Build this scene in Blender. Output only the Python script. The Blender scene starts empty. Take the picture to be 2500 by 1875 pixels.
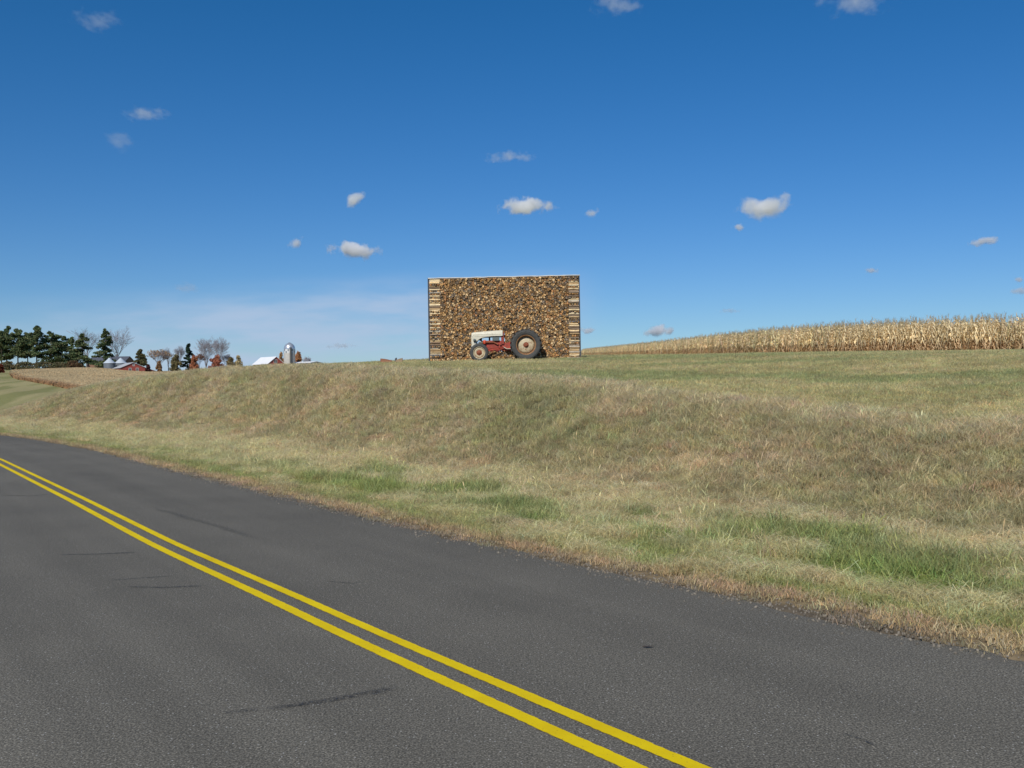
import bpy, bmesh, math, random
import numpy as np
from mathutils import Vector, Matrix
R = math.radians
random.seed(7)
rng = np.random.default_rng(11)
SC = bpy.context.scene
COL = SC.collection

# ---------------------------------------------------------------- camera
CAM_H, F, ROLL = 1.65, 2500.0, R(0.7)         # F in pixels of the 2500 px wide photograph
cd = bpy.data.cameras.new('camera'); cam = bpy.data.objects.new('camera', cd); COL.objects.link(cam)
cd.sensor_width = 36; cd.lens = 36; cd.clip_start = 0.05; cd.clip_end = 90000
cam.matrix_world = Matrix.Translation((0, 0, CAM_H)) @ Matrix.Rotation(R(90), 4, 'X') @ Matrix.Rotation(-ROLL, 4, 'Z')
SC.camera = cam

# ---------------------------------------------------------------- sky and sun
SUN_EL, SUN_AZ = R(40), R(200)                # azimuth clockwise from +Y (the view direction)
w = bpy.data.worlds.new('World'); SC.world = w; w.use_nodes = True
nt = w.node_tree; bg = nt.nodes['Background']
sky = nt.nodes.new('ShaderNodeTexSky'); sky.sky_type = 'NISHITA'; sky.sun_disc = False
sky.sun_elevation = SUN_EL; sky.sun_rotation = SUN_AZ
sky.altitude = 300; sky.air_density = 1.0; sky.dust_density = 0.0; sky.ozone_density = 6.0
hs = nt.nodes.new('ShaderNodeHueSaturation'); hs.inputs['Saturation'].default_value = 1.30
nt.links.new(sky.outputs[0], hs.inputs['Color'])
sp_, cb_ = nt.nodes.new('ShaderNodeSeparateColor'), nt.nodes.new('ShaderNodeCombineColor'); nt.links.new(hs.outputs[0], sp_.inputs[0])
for ch, (pw, gain) in enumerate(((.79, .50), (.873, .655), (1.0, .83))):      # clear autumn air: softer towards the horizon
    p_ = nt.nodes.new('ShaderNodeMath'); p_.operation = 'POWER'; p_.inputs[1].default_value = pw
    g_ = nt.nodes.new('ShaderNodeMath'); g_.operation = 'MULTIPLY'; g_.inputs[1].default_value = gain*.1**(pw-1)
    nt.links.new(sp_.outputs[ch], p_.inputs[0]); nt.links.new(p_.outputs[0], g_.inputs[0]); nt.links.new(g_.outputs[0], cb_.inputs[ch])
# thin high veil of cirrus low in the north-west, part of the sky itself
def wn(kind, op=None, **kw):
    x = nt.nodes.new('ShaderNode'+kind)
    if op: x.operation = op
    for k, v in kw.items(): x.inputs[int(k[1:])].default_value = v
    return x
def rng_(val, a, b, c, d):
    x = nt.nodes.new('ShaderNodeMapRange'); x.interpolation_type = 'SMOOTHSTEP'
    for i, v in enumerate((a, b, c, d)): x.inputs[1+i].default_value = v
    nt.links.new(val, x.inputs[0]); return x.outputs[0]
def mul(a, b):
    x = wn('Math', 'MULTIPLY'); nt.links.new(a, x.inputs[0])
    if isinstance(b, float): x.inputs[1].default_value = b
    else: nt.links.new(b, x.inputs[1])
    return x.outputs[0]
tcw = nt.nodes.new('ShaderNodeTexCoord'); sx_ = nt.nodes.new('ShaderNodeSeparateXYZ'); nt.links.new(tcw.outputs['Generated'], sx_.inputs[0])
dv = []
for ch in (0, 2):
    q = wn('Math', 'DIVIDE'); nt.links.new(sx_.outputs[ch], q.inputs[0]); nt.links.new(sx_.outputs[1], q.inputs[1]); dv.append(q.outputs[0])
cmb = nt.nodes.new('ShaderNodeCombineXYZ'); nt.links.new(mul(dv[0], 7.0), cmb.inputs[0]); nt.links.new(mul(dv[1], 34.0), cmb.inputs[1])
rot_ = nt.nodes.new('ShaderNodeVectorRotate'); rot_.rotation_type = 'Z_AXIS'; rot_.inputs['Angle'].default_value = R(-14); nt.links.new(cmb.outputs[0], rot_.inputs['Vector'])
nzw = nt.nodes.new('ShaderNodeTexNoise'); nzw.inputs['Scale'].default_value = 1.3; nzw.inputs['Detail'].default_value = 5; nt.links.new(rot_.outputs[0], nzw.inputs['Vector'])
tilt_ = wn('Math', 'MULTIPLY_ADD', i1=-.045); nt.links.new(dv[0], tilt_.inputs[0]); nt.links.new(dv[1], tilt_.inputs[2])
mk = mul(mul(rng_(dv[0], -.70, -.22, .15, 1), rng_(dv[0], .0, .10, 1, 0)), mul(rng_(tilt_.outputs[0], .122, .075, 0, 1), rng_(sx_.outputs[1], .2, .5, 0, 1)))
mk = mul(mul(mk, rng_(nzw.outputs[0], .30, .68, .25, 1)), .85)
mxw = nt.nodes.new('ShaderNodeMix'); mxw.data_type = 'RGBA'; mxw.inputs[7].default_value = (4.4, 5.5, 7.3, 1)
nt.links.new(mk, mxw.inputs[0]); nt.links.new(cb_.outputs[0], mxw.inputs[6]); nt.links.new(mxw.outputs[2], bg.inputs['Color'])
bg.inputs['Strength'].default_value = 0.10
sl = bpy.data.lights.new('sun', 'SUN'); so = bpy.data.objects.new('sun', sl); COL.objects.link(so)
sl.energy = 4.0; sl.angle = R(0.53); sl.color = (1.0, 0.95, 0.87)
to_sun = Vector((math.sin(SUN_AZ)*math.cos(SUN_EL), math.cos(SUN_AZ)*math.cos(SUN_EL), math.sin(SUN_EL)))
so.rotation_euler = to_sun.to_track_quat('Z', 'Y').to_euler()
SC.view_settings.view_transform = 'Standard'; SC.view_settings.look = 'None'
SC.view_settings.exposure = 0.0; SC.view_settings.gamma = 1.0
SC.cycles.volume_bounces = 14; SC.cycles.max_bounces = 14; SC.cycles.transparent_max_bounces = 12
SC.cycles.use_denoising = True

# ---------------------------------------------------------------- helpers
def lin(r, g, b, k=1.0):
    def f(c):
        c /= 255.0
        return c/12.92 if c <= .04045 else ((c+.055)/1.055)**2.4
    return (f(r)*k, f(g)*k, f(b)*k)

def at(px, py, Y):
    """point of the photograph (2500 px wide) at depth Y"""
    x, v = (px-1250)/F, (937.5-py)/F
    return Vector(((x*math.cos(ROLL)+v*math.sin(ROLL))*Y, Y, CAM_H+(-x*math.sin(ROLL)+v*math.cos(ROLL))*Y))

def _hash(ix, iy, seed):
    h = (ix.astype(np.int64)*374761393 + iy.astype(np.int64)*668265263 + seed*144305) & 0x7fffffff
    h = ((h ^ (h >> 13))*1274126177) & 0x7fffffff
    h = ((h ^ (h >> 16))*2246822519) & 0x7fffffff
    return ((h ^ (h >> 15)) & 0xffffff)/float(0xffffff)
def vnoise(x, y, seed=0):
    x = np.asarray(x, float); y = np.asarray(y, float)
    ix, iy = np.floor(x), np.floor(y); fx, fy = x-ix, y-iy
    fx = fx*fx*(3-2*fx); fy = fy*fy*(3-2*fy)
    a = _hash(ix, iy, seed); b = _hash(ix+1, iy, seed); c = _hash(ix, iy+1, seed); d = _hash(ix+1, iy+1, seed)
    return (a*(1-fx)+b*fx)*(1-fy)+(c*(1-fx)+d*fx)*fy
def fbm(x, y, seed=0, o=4):
    t, a, s = 0, .5, 0
    for i in range(o):
        t = t+a*vnoise(x*2**i, y*2**i, seed+i*17); s += a; a *= .5
    return t/s
def sstep(x, a, b):
    t = np.clip((np.asarray(x, float)-a)/(b-a), 0, 1); return t*t*(3-2*t)

def mesh_np(name, V, Fc, cols=None, smooth=False):
    """V (n,3) float, Fc list/array of faces; cols (n,3) per-vertex colour"""
    me = bpy.data.meshes.new(name)
    V = np.asarray(V, np.float32)
    if isinstance(Fc, np.ndarray):
        k = Fc.shape[1]; n = len(Fc)
        me.vertices.add(len(V)); me.vertices.foreach_set('co', V.ravel())
        me.loops.add(n*k); me.loops.foreach_set('vertex_index', Fc.astype(np.int32).ravel())
        me.polygons.add(n); me.polygons.foreach_set('loop_start', np.arange(0, n*k, k, dtype=np.int32))
        me.polygons.foreach_set('loop_total', np.full(n, k, np.int32))
        me.update(calc_edges=True)
    else:
        me.from_pydata([tuple(map(float, v)) for v in V], [], Fc); me.update()
    if cols is not None:
        a = me.color_attributes.new('col', 'FLOAT_COLOR', 'POINT')
        c = np.ones((len(V), 4), np.float32); c[:, :3] = cols
        a.data.foreach_set('color', c.ravel())
    if smooth: me.polygons.foreach_set('use_smooth', np.ones(len(me.polygons), bool))
    me.validate()
    return me

def link(name, me, m, parent=None, loc=None):
    o = bpy.data.objects.new(name, me); COL.objects.link(o)
    if m is not None and not me.materials: me.materials.append(m)
    if parent is not None: o.parent = parent
    if loc is not None: o.location = loc
    return o
def tag(o, label=None, cat=None, group=None, kind=None):
    if label: o['label'] = label
    if cat: o['category'] = cat
    if group: o['group'] = group
    if kind: o['kind'] = kind
    return o
def empty(name, loc, label, cat, group=None, rz=0):
    o = bpy.data.objects.new(name, None); COL.objects.link(o); o.location = loc; o.rotation_euler = (0, 0, rz)
    o.empty_display_size = .2
    return tag(o, label, cat, group)

class MB:
    """collects shapes into ONE mesh"""
    def __init__(s): s.v = []; s.f = []; s.c = []; s.col = (1, 1, 1); s.usecol = False
    def add(s, V, Fc):
        n = len(s.v); s.v += [tuple(p) for p in V]; s.f += [tuple(i+n for i in f) for f in Fc]
        s.c += [s.col]*len(V); return s
    def box(s, x0, x1, y0, y1, z0, z1, M=None):
        V = [Vector((x, y, z)) for x in (x0, x1) for y in (y0, y1) for z in (z0, z1)]
        if M is not None: V = [M @ p for p in V]
        return s.add(V, [(0, 1, 3, 2), (4, 6, 7, 5), (0, 4, 5, 1), (2, 3, 7, 6), (0, 2, 6, 4), (1, 5, 7, 3)])
    def prism(s, poly, y0, y1):
        """polygon in x,z pulled from y0 to y1"""
        n = len(poly); V = [Vector((p[0], y0, p[1])) for p in poly]+[Vector((p[0], y1, p[1])) for p in poly]
        return s.add(V, [tuple(range(n)), tuple(range(2*n-1, n-1, -1))]+[(i, i+n, (i+1) % n+n, (i+1) % n) for i in range(n)])
    def tube(s, pts, rad, k=8, cap=True):
        pts = [Vector(p) for p in pts]
        if not isinstance(rad, (list, tuple)): rad = [rad]*len(pts)
        V, Fc = [], []
        for i, p in enumerate(pts):
            t = (pts[min(i+1, len(pts)-1)]-pts[max(i-1, 0)]).normalized()
            q = t.orthogonal().normalized() if i == 0 else (q-t*q.dot(t)).normalized()
            b = t.cross(q)
            V += [p+(q*math.cos(2*math.pi*j/k)+b*math.sin(2*math.pi*j/k))*rad[i] for j in range(k)]
        for i in range(len(pts)-1):
            Fc += [(i*k+j, i*k+(j+1) % k, (i+1)*k+(j+1) % k, (i+1)*k+j) for j in range(k)]
        if cap: Fc += [tuple(range(k-1, -1, -1)), tuple(range((len(pts)-1)*k, len(pts)*k))]
        return s.add(V, Fc)
    def lathe(s, prof, k=32, axis='y', c=(0, 0, 0), closed=False):
        """prof: (radius, along)"""
        V, Fc = [], []
        for r, a in prof:
            for j in range(k):
                t = 2*math.pi*j/k
                p = (r*math.cos(t), a, r*math.sin(t)) if axis == 'y' else ((r*math.cos(t), r*math.sin(t), a) if axis == 'z' else (a, r*math.cos(t), r*math.sin(t)))
                V.append(Vector(p)+Vector(c))
        m = len(prof)
        for i in range(m if closed else m-1):
            i2 = (i+1) % m
            Fc += [(i*k+j, i*k+(j+1) % k, i2*k+(j+1) % k, i2*k+j) for j in range(k)]
        return s.add(V, Fc)
    def build(s, name, m, parent=None, smooth=False, bevel=0, loc=None):
        me = mesh_np(name, np.array([tuple(p) for p in s.v]), s.f, np.array(s.c) if s.usecol else None)
        bm = bmesh.new(); bm.from_mesh(me)
        bmesh.ops.recalc_face_normals(bm, faces=bm.faces)
        if bevel: bmesh.ops.bevel(bm, geom=list(bm.edges), offset=bevel, segments=2, affect='EDGES', clamp_overlap=True)
        bm.to_mesh(me); bm.free()
        if smooth:
            me.polygons.foreach_set('use_smooth', np.ones(len(me.polygons), bool))
            me.set_sharp_from_angle(angle=R(42))
        return link(name, me, m, parent, loc)

# ---------------------------------------------------------------- materials
MATS = {}
class NT:
    def __init__(s, name):
        s.m = bpy.data.materials.new(name); s.m.use_nodes = True; s.t = s.m.node_tree
        s.b = s.t.nodes['Principled BSDF']; s.o = s.t.nodes['Material Output']
    def n(s, kind, **kw):
        x = s.t.nodes.new('ShaderNode'+kind)
        for k, v in kw.items():
            if k in x.inputs: x.inputs[k].default_value = v
            else: setattr(x, k, v)
        return x
    def l(s, a, b): s.t.links.new(a, b)
    def ramp(s, fac, stops):
        r = s.n('ValToRGB'); e = r.color_ramp.elements
        while len(e) < len(stops): e.new(.5)
        for q, (p, c) in zip(e, stops): q.position = p; q.color = (*c, 1) if len(c) == 3 else c
        s.l(fac, r.inputs[0]); return r.outputs[0]
    def mix(s, fac, a, b, mode='MIX'):
        x = s.n('Mix', data_type='RGBA', blend_type=mode)
        for i, v in ((0, fac), (6, a), (7, b)):
            if hasattr(v, 'links'): s.l(v, x.inputs[i])
            else: x.inputs[i].default_value = v if i == 0 else (*v, 1)
        return x.outputs[2]
    def noise(s, vec, scale, detail=4, rough=.55):
        x = s.n('TexNoise', Scale=scale, Detail=detail, Roughness=rough)
        if vec is not None: s.l(vec, x.inputs['Vector'])
        return x.outputs[0]
    def bump(s, h, strength=.4, dist=.01):
        x = s.n('Bump', Strength=strength, Distance=dist); s.l(h, x.inputs['Height']); s.l(x.outputs[0], s.b.inputs['Normal'])

def paint(name, c, rough=.6, var=.25, scale=6, rust=None, rust_amt=.5, metal=0):
    t = NT(name); tc = t.n('TexCoord').outputs['Object']
    nz = t.noise(tc, scale, 6, .65)
    c2 = tuple(x*(1-var) for x in c)
    k = t.ramp(nz, [(.3, c2), (.7, tuple(min(1, x*(1+var*.5)) for x in c))])
    if rust:
        n2 = t.noise(tc, scale*1.7, 8, .7)
        k = t.mix(t.ramp(n2, [(rust_amt-.06, (1, 1, 1)), (rust_amt+.06, (0, 0, 0))]), k, rust)
    t.l(k, t.b.inputs['Base Color']); t.b.inputs['Roughness'].default_value = rough; t.b.inputs['Metallic'].default_value = metal
    t.bump(nz, .15, .01)
    return t.m

def mat_col(name, rough=.9, noise_scale=30, amt=.35, transl=0, spec=.1):
    """colour from the mesh's own colour attribute, broken up by noise"""
    t = NT(name); a = t.n('Attribute', attribute_name='col')
    geo = t.n('NewGeometry')
    nz = t.noise(geo.outputs['Position'], noise_scale, 5, .6)
    f = t.ramp(nz, [(.25, (1-amt,)*3), (.75, (1+amt*.6,)*3)])
    c = t.mix(1.0, a.outputs['Color'], f, 'MULTIPLY')
    t.l(c, t.b.inputs['Base Color']); t.b.inputs['Roughness'].default_value = rough
    t.b.inputs['Specular IOR Level'].default_value = spec
    if transl:
        tr = t.n('BsdfTranslucent'); t.l(c, tr.inputs['Color'])
        mx = t.n('MixShader', Fac=transl); t.l(t.b.outputs[0], mx.inputs[1]); t.l(tr.outputs[0], mx.inputs[2]); t.l(mx.outputs[0], t.o.inputs['Surface'])
    else: t.bump(nz, .3, .02)
    return t.m

def mat_blade(name):
    """grass blade: tuft colour carried by each scattered point, times the blade's own shade of it"""
    t = NT(name)
    a = t.n('Attribute', attribute_name='tint', attribute_type='INSTANCER')
    v = t.n('Attribute', attribute_name='col')
    c = t.mix(1.0, a.outputs['Color'], v.outputs['Color'], 'MULTIPLY')
    t.l(c, t.b.inputs['Base Color']); t.b.inputs['Roughness'].default_value = .8; t.b.inputs['Specular IOR Level'].default_value = .15
    tr = t.n('BsdfTranslucent'); t.l(c, tr.inputs['Color'])
    mx = t.n('MixShader', Fac=.3); t.l(t.b.outputs[0], mx.inputs[1]); t.l(tr.outputs[0], mx.inputs[2]); t.l(mx.outputs[0], t.o.inputs['Surface'])
    return t.m

# ---------------------------------------------------------------- the lie of the land
TH = R(35); SN, CS = math.sin(TH), math.cos(TH)      # the road runs away to the left at 35 degrees
def sd(X, Y): return -X*SN+Y*CS, X*CS+Y*SN           # along the road, across it
def xy(s, d): return -s*SN+d*CS, s*CS+d*SN
ES = [-60, -20, 3.25, 5.8, 9.5, 12.8, 15.2, 20.2, 29.7, 36, 41, 60, 90, 150, 400]
ED = [5.9, 5.9, 5.88, 5.80, 5.74, 5.84, 5.95, 6.13, 6.55, 6.5, 6.2, 4.0, -3, -30, -200]
US = [-60, 0, 3.2, 6.3, 7.2, 10.9, 16.1, 27.5, 36, 41, 60, 90, 150, 400]
UD = [3.15, 3.14, 3.14, 3.175, 3.21, 3.28, 3.54, 4.03, 3.95, 3.6, 1.4, -5.6, -32.6, -202]
_si = np.arange(-60, 400, .25)
def smooth(a, n=13):
    k = np.hanning(n); k /= k.sum(); return np.convolve(np.pad(a, n//2, 'edge'), k, 'valid')
_ed = smooth(np.interp(_si, ES, ED)); _ud = smooth(np.interp(_si, US, UD))
def edge(s): return np.interp(s, _si, _ed)
def upper(s): return np.interp(s, _si, _ud)
PE = [0, .6, 1.4, 2.2, 3.0, 3.6, 4.0, 5.2, 5.7, 6.3, 8]
PZ = [-.02, -.03, -.09, -.02, .15, .35, .55, 1.45, 1.72, 1.88, 1.96]
_pe = np.arange(-1, 10, .05); _pz = smooth(np.interp(_pe, PE, PZ), 11)
def zc(s): return np.interp(s, [-30, 0, 6.7, 16.4, 26, 36, 45, 53, 65, 80, 100], [.75, .85, 1.02, 1.68, 2.12, 2.28, 2.05, 1.55, .55, -.3, -.4])
def height(X, Y):
    X = np.asarray(X, float); Y = np.asarray(Y, float)
    s, d = sd(X, Y); ew = edge(np.minimum(s, 70)); e = d-np.where(s > 42, np.maximum(ew, 5.0), ew)
    prof = np.interp(e, _pe, _pz)*np.clip(zc(s)/1.88, -.2, 2)
    far = .030*np.clip(Y-90, 0, 345)-.05*np.clip(Y-500, 0, 900)
    far = far*(1-.20*sstep(X/np.maximum(Y, 1), -.43, -.345))
    far = far+(fbm(X/60, Y/60, 5, 3)-.5)*1.2*sstep(Y, 90, 200)
    plane = 1.5+.028*np.clip(Y, -20, 430)-.04*np.clip(Y-450, 0, 1500)
    wf = sstep(s, 40, 74)*(1-sstep(X, 2, 22))
    T = plane*(1-wf)+far*wf
    b = sstep(e, 5.4, 20)
    z = prof*(1-b)+T*b
    z = z+(fbm(X/2.2, Y/2.2, 3, 3)-.5)*.10*sstep(e, .5, 2.5)*(1-sstep(Y, 60, 90))
    near = sstep(-(d-(upper(s)-3.5)), 0, 3)             # the verge on our side of the road
    z = np.where(e < 0, -.05+.03*sstep(e, -.12, 0), z)
    return z-near*.25
def zat(x, y): return float(height(np.array([x]), np.array([y]))[0])

# colour of the ground cover, from the strip it grows in
C = {k: np.array(lin(*v)) for k, v in dict(dirt=(128, 116, 98), red=(166, 144, 113), short=(152, 150, 102), green=(128, 140, 80), tan=(188, 177, 136),
     olive=(166, 156, 119), brown=(176, 160, 128), fringe=(178, 166, 132), mown=(162, 154, 110), mgreen=(146, 147, 102), soil=(182, 156, 120), mtan=(178, 166, 122)).items()}
def cover(X, Y):
    """colour, height class (0 mown, 1 tall dry, 2 matted, 3 lush green, 4 dead stubble)"""
    s, d = sd(X, Y); ew = edge(np.minimum(s, 70)); e = d-np.where(s > 42, np.maximum(ew, 5.0), ew)
    n1 = fbm(s/1.6, e/.7, 21); n2 = fbm(s/4.5, e/1.1, 22); n3 = fbm(X/.6, Y/.6, 23, 3); n4 = fbm((s+e*1.6)/1.3, e/3.0, 24)
    ee = e+(n1-.5)*1.1+(n2-.5)*.8
    def band(a, b, wd=.25): return sstep(ee, a-wd, a+wd)*(1-sstep(ee, b-wd, b+wd))
    col = np.zeros(X.shape+(3,)); cls = np.zeros(X.shape, int)
    def put(wt, c, k):
        nonlocal col, cls
        wt = np.clip(wt, 0, 1); col = col*(1-wt[..., None])+c*wt[..., None]
        cls = np.where(wt > rng.random(X.shape), k, cls)
    put(np.ones(X.shape), C['mown'], 0)
    far = sstep(e, 7, 14)
    put(sstep(fbm(X/5, Y/2.2, 31), .46, .62), C['mgreen'], 0)
    put(sstep(fbm(X/4, Y/1.6, 32), .50, .66)*.8, C['mtan'], 0)
    put((1-sstep(ee, 6.5, 6.8))*.9, C['fringe'], 1)
    put(band(3.4, 5.8, .3)*.95, C['olive'], 1)
    put(band(3.0, 5.8, .35)*sstep(n4, .46, .60)*.85, C['brown']*1.06, 1)
    put(band(3.2, 6.0, .35)*sstep(fbm((s-e*1.2)/2.2, e/1.4, 38), .5, .64)*.7, C['olive']*.9, 1)
    put(band(3.6, 5.8, .3)*sstep(fbm(s/2.5, e/.9, 33), .54, .70)*.42, C['mgreen'], 1)
    put(band(3.2, 4.6, .3)*sstep(fbm(s/1.3, e/.5, 34), .60, .70)*.85, C['soil'], 4)
    put(1-sstep(ee, 3.0, 3.6), C['tan'], 2)
    put(band(2.2, 3.5)*sstep(n3, .5, .7)*.5, C['fringe'], 2)
    gs = 1-.80*sstep(s, 13, 24)
    put((1-sstep(ee, 1.9, 2.3))*gs*(.30+.70*sstep(fbm(s/1.1, e/.5, 39), .42, .58)), C['green'], 3)
    put(band(1.7, 2.8)*sstep(fbm(s/1.8, e/.6, 35), .46, .58)*.8*gs, C['green']*.85, 3)
    put(1-sstep(ee, 1.45, 1.75), C['short'], 0)
    put(band(.7, 1.8)*sstep(fbm(s/.9, e/.3, 36), .48, .62)*.8, C['tan'], 2)
    put(band(.5, 1.7)*sstep(fbm(s/.7, e/.35, 37), .5, .64)*.6, C['green'], 0)
    e2 = e+(n1-.5)*.35
    put((1-sstep(e2, .36, .68))*.9, C['red'], 4)
    put(1-sstep(e2, .03, .13), C['dirt'], 4)
    col = col*(.82+.36*n3)[..., None]
    return col, cls, e, s

def land_colour(X, Y):
    col, cls, e, s = cover(X, Y)
    dist = np.hypot(X, Y)
    far = sstep(s, 55, 78)*(1-sstep(X, 0, 20))
    st = fbm((X+Y*.30)/2.6, (Y-X)/45, 41, 3)
    fc = np.array(lin(140, 138, 88))*(1-sstep(st, .42, .58)[..., None])+np.array(lin(168, 158, 112))*sstep(st, .42, .58)[..., None]
    fc = fc*(.9+.2*fbm(X/12, Y/12, 42))[..., None]
    col = col*(1-far[..., None])+fc*far[..., None]
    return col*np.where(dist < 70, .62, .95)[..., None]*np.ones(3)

# ground: one sheet, polar spacing so it is fine near by and reaches the horizon
ang = np.concatenate([np.radians(np.arange(-32, 32.01, .16)), np.radians(np.linspace(34, 326, 74))])
rad = np.concatenate([[0.0], np.exp(np.linspace(math.log(.8), math.log(3.0), 14)), np.exp(np.linspace(math.log(3.06), math.log(140), 300)), np.exp(np.linspace(math.log(143), math.log(650), 90)), np.exp(np.linspace(math.log(690), math.log(9000), 26))])
A, Rr = np.meshgrid(ang, rad); GX, GY = Rr*np.sin(A), Rr*np.cos(A)
GZ = height(GX, GY)
na, nr = len(ang), len(rad)
i, j = np.meshgrid(np.arange(nr-1), np.arange(na), indexing='ij'); j2 = (j+1) % na
quads = np.stack([i*na+j, i*na+j2, (i+1)*na+j2, (i+1)*na+j], -1).reshape(-1, 4)[:, ::-1]
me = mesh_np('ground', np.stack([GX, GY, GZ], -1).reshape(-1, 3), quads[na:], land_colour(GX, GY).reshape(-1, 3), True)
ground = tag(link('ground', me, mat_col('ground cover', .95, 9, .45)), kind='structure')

# ---------------------------------------------------------------- road
def strip(name, da, db, s0, s1, ds, z, m, parent=None, nd=1):
    s = np.arange(s0, s1+ds/2, ds); V = []; UV = []
    for k in range(nd+1):
        d = da(s)+(db(s)-da(s))*k/nd; X, Y = xy(s, d)
        V.append(np.stack([X, Y, np.full_like(X, z)], -1)); UV.append(np.stack([s, d-upper(s)], -1))
    n = len(s); V = np.concatenate(V); UV = np.concatenate(UV)
    q = np.array([(k*n+a, k*n+a+1, (k+1)*n+a+1, (k+1)*n+a) for k in range(nd) for a in range(n-1)])[:, ::-1]
    me = mesh_np(name, V, q); uv = me.uv_layers.new(name='road')
    li = np.empty(len(me.loops), np.int32); me.loops.foreach_get('vertex_index', li)
    uv.data.foreach_set('uv', UV[li].astype(np.float32).ravel())
    return link(name, me, m, parent)

t = NT('asphalt'); uv = t.n('UVMap', uv_map='road').outputs[0]; pos = t.n('NewGeometry').outputs['Position']
fine = t.noise(pos, 95, 3, .7); mid = t.noise(pos, 34, 4, .7); big = t.noise(pos, .55, 4, .6)
mp = t.n('Mapping'); mp.inputs['Scale'].default_value = (.06, 1.6, 1); t.l(uv, mp.inputs[0]); lane = t.noise(mp.outputs[0], 1.0, 3, .5)
c = t.ramp(fine, [(.28, lin(50, 47, 41)), (.5, lin(98, 94, 84)), (.72, lin(164, 157, 142))])
c = t.mix(1.0, c, t.ramp(mid, [(.3, (.74,)*3), (.7, (1.24,)*3)]), 'MULTIPLY')
c = t.mix(1.0, c, t.ramp(big, [(.3, (.90,)*3), (.7, (1.09,)*3)]), 'MULTIPLY')
c = t.mix(1.0, c, t.ramp(lane, [(.3, (.87,)*3), (.65, (1.09,)*3)]), 'MULTIPLY')
vo = t.n('TexVoronoi', Scale=42.0, feature='F1'); t.l(pos, vo.inputs['Vector'])
chip = t.n('Math', operation='LESS_THAN'); t.l(vo.outputs['Distance'], chip.inputs[0]); chip.inputs[1].default_value = .17
sel = t.n('SeparateColor'); t.l(vo.outputs['Color'], sel.inputs[0])
rare = t.n('Math', operation='GREATER_THAN'); t.l(sel.outputs[0], rare.inputs[0]); rare.inputs[1].default_value = .80
both = t.n('Math', operation='MULTIPLY'); t.l(chip.outputs[0], both.inputs[0]); t.l(rare.outputs[0], both.inputs[1])
c = t.mix(both.outputs[0], c, lin(176, 174, 168))
t.l(c, t.b.inputs['Base Color']); t.b.inputs['Roughness'].default_value = .82; t.b.inputs['Specular IOR Level'].default_value = .25
t.bump(fine, .55, .006)
M_ASPH = t.m
redge = lambda s: edge(s)+.0+(fbm(s*1.7, s*0+.5, 51, 4)-.5)*.34
road = tag(strip('road', lambda s: upper(s)-3.6, redge, -25, 120, .04, 0.0, M_ASPH, nd=2), kind='structure')

t = NT('yellow road paint'); pos = t.n('NewGeometry').outputs['Position']
n1 = t.noise(pos, 90, 4, .7); n2 = t.noise(pos, 2.5, 4, .6)
c = t.ramp(n2, [(.3, lin(216, 184, 8)), (.7, lin(232, 204, 14))])
c = t.mix(t.ramp(n1, [(.30, (1, 1, 1)), (.36, (0, 0, 0))]), c, lin(70, 66, 50))
t.l(c, t.b.inputs['Base Color']); t.b.inputs['Roughness'].default_value = .8; t.b.inputs['Specular IOR Level'].default_value = .15; t.bump(t.noise(pos, 95, 3, .7), .4, .004)
M_YEL = t.m
def wob(s, k, a): return (fbm(s*40, s*0+k, 60+k, 3)-.5)*a
for k, (a, b) in enumerate(((-.042, .042), (-.262, -.172))):
    y = strip('yellow_line', lambda s: upper(s)+a+wob(s, k*2, .010), lambda s: upper(s)+b+wob(s, k*2+1, .010), -25, 120, .015 if k < 2 else .05, .004, M_YEL, road)
    tag(y, ['yellow centre line nearer the grass', 'yellow centre line nearer the camera'][k])

# dark seams and scuffs on the asphalt (tar in cracks, scorched rubber)
t = NT('dark scuff'); a = t.n('Attribute', attribute_name='col'); pos = t.n('NewGeometry').outputs['Position']
t.b.inputs['Base Color'].default_value = (*lin(42, 42, 44), 1); t.b.inputs['Roughness'].default_value = .75
n1 = t.noise(pos, 30, 5, .7); mu = t.n('Math', operation='MULTIPLY'); t.l(a.outputs['Fac'], mu.inputs[0]); t.l(t.ramp(n1, [(.35, (0, 0, 0)), (.65, (1, 1, 1))]), mu.inputs[1])
t.l(mu.outputs[0], t.b.inputs['Alpha'])
M_SC = t.m
def scuff(pts, wd, amt):
    P = []
    for (x, y) in pts:
        v = at(x*1.1302, y*1.1302, 1.0)-Vector((0, 0, CAM_H)); P.append(np.array(v*(-CAM_H/v.z))[:2])
    P = np.array(P); L = np.r_[0, np.cumsum(np.hypot(*np.diff(P, axis=0).T))]
    u = np.linspace(0, L[-1], 40); Q = np.stack([np.interp(u, L, P[:, 0]), np.interp(u, L, P[:, 1])], -1)
    T = np.gradient(Q, axis=0); T /= np.hypot(*T.T)[:, None]; N = np.stack([-T[:, 1], T[:, 0]], -1)
    Q = Q+N*((fbm(u*2, u*0, int(pts[0][0]), 3)-.5)*wd)[:, None]
    V, Cc = [], []
    for k, (o, al) in enumerate(((-1, 0), (-.3, 1), (.3, 1), (1, 0))):
        p = Q+N*(o*wd*(.6+.8*fbm(u*3, u*0+k, 7, 2)))[:, None]
        V.append(np.c_[p, np.full(40, CAM_H+.006-CAM_H)]); al2 = al*amt*np.minimum(1, np.minimum(np.arange(40), 39-np.arange(40))/6)
        Cc.append(np.repeat(al2[:, None], 3, 1))
    q = np.array([(k*40+a, k*40+a+1, (k+1)*40+a+1, (k+1)*40+a) for k in range(3) for a in range(39)])
    return link('dark_streak', mesh_np('dark_streak', np.concatenate(V), q, np.concatenate(Cc)), M_SC, road)
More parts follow.
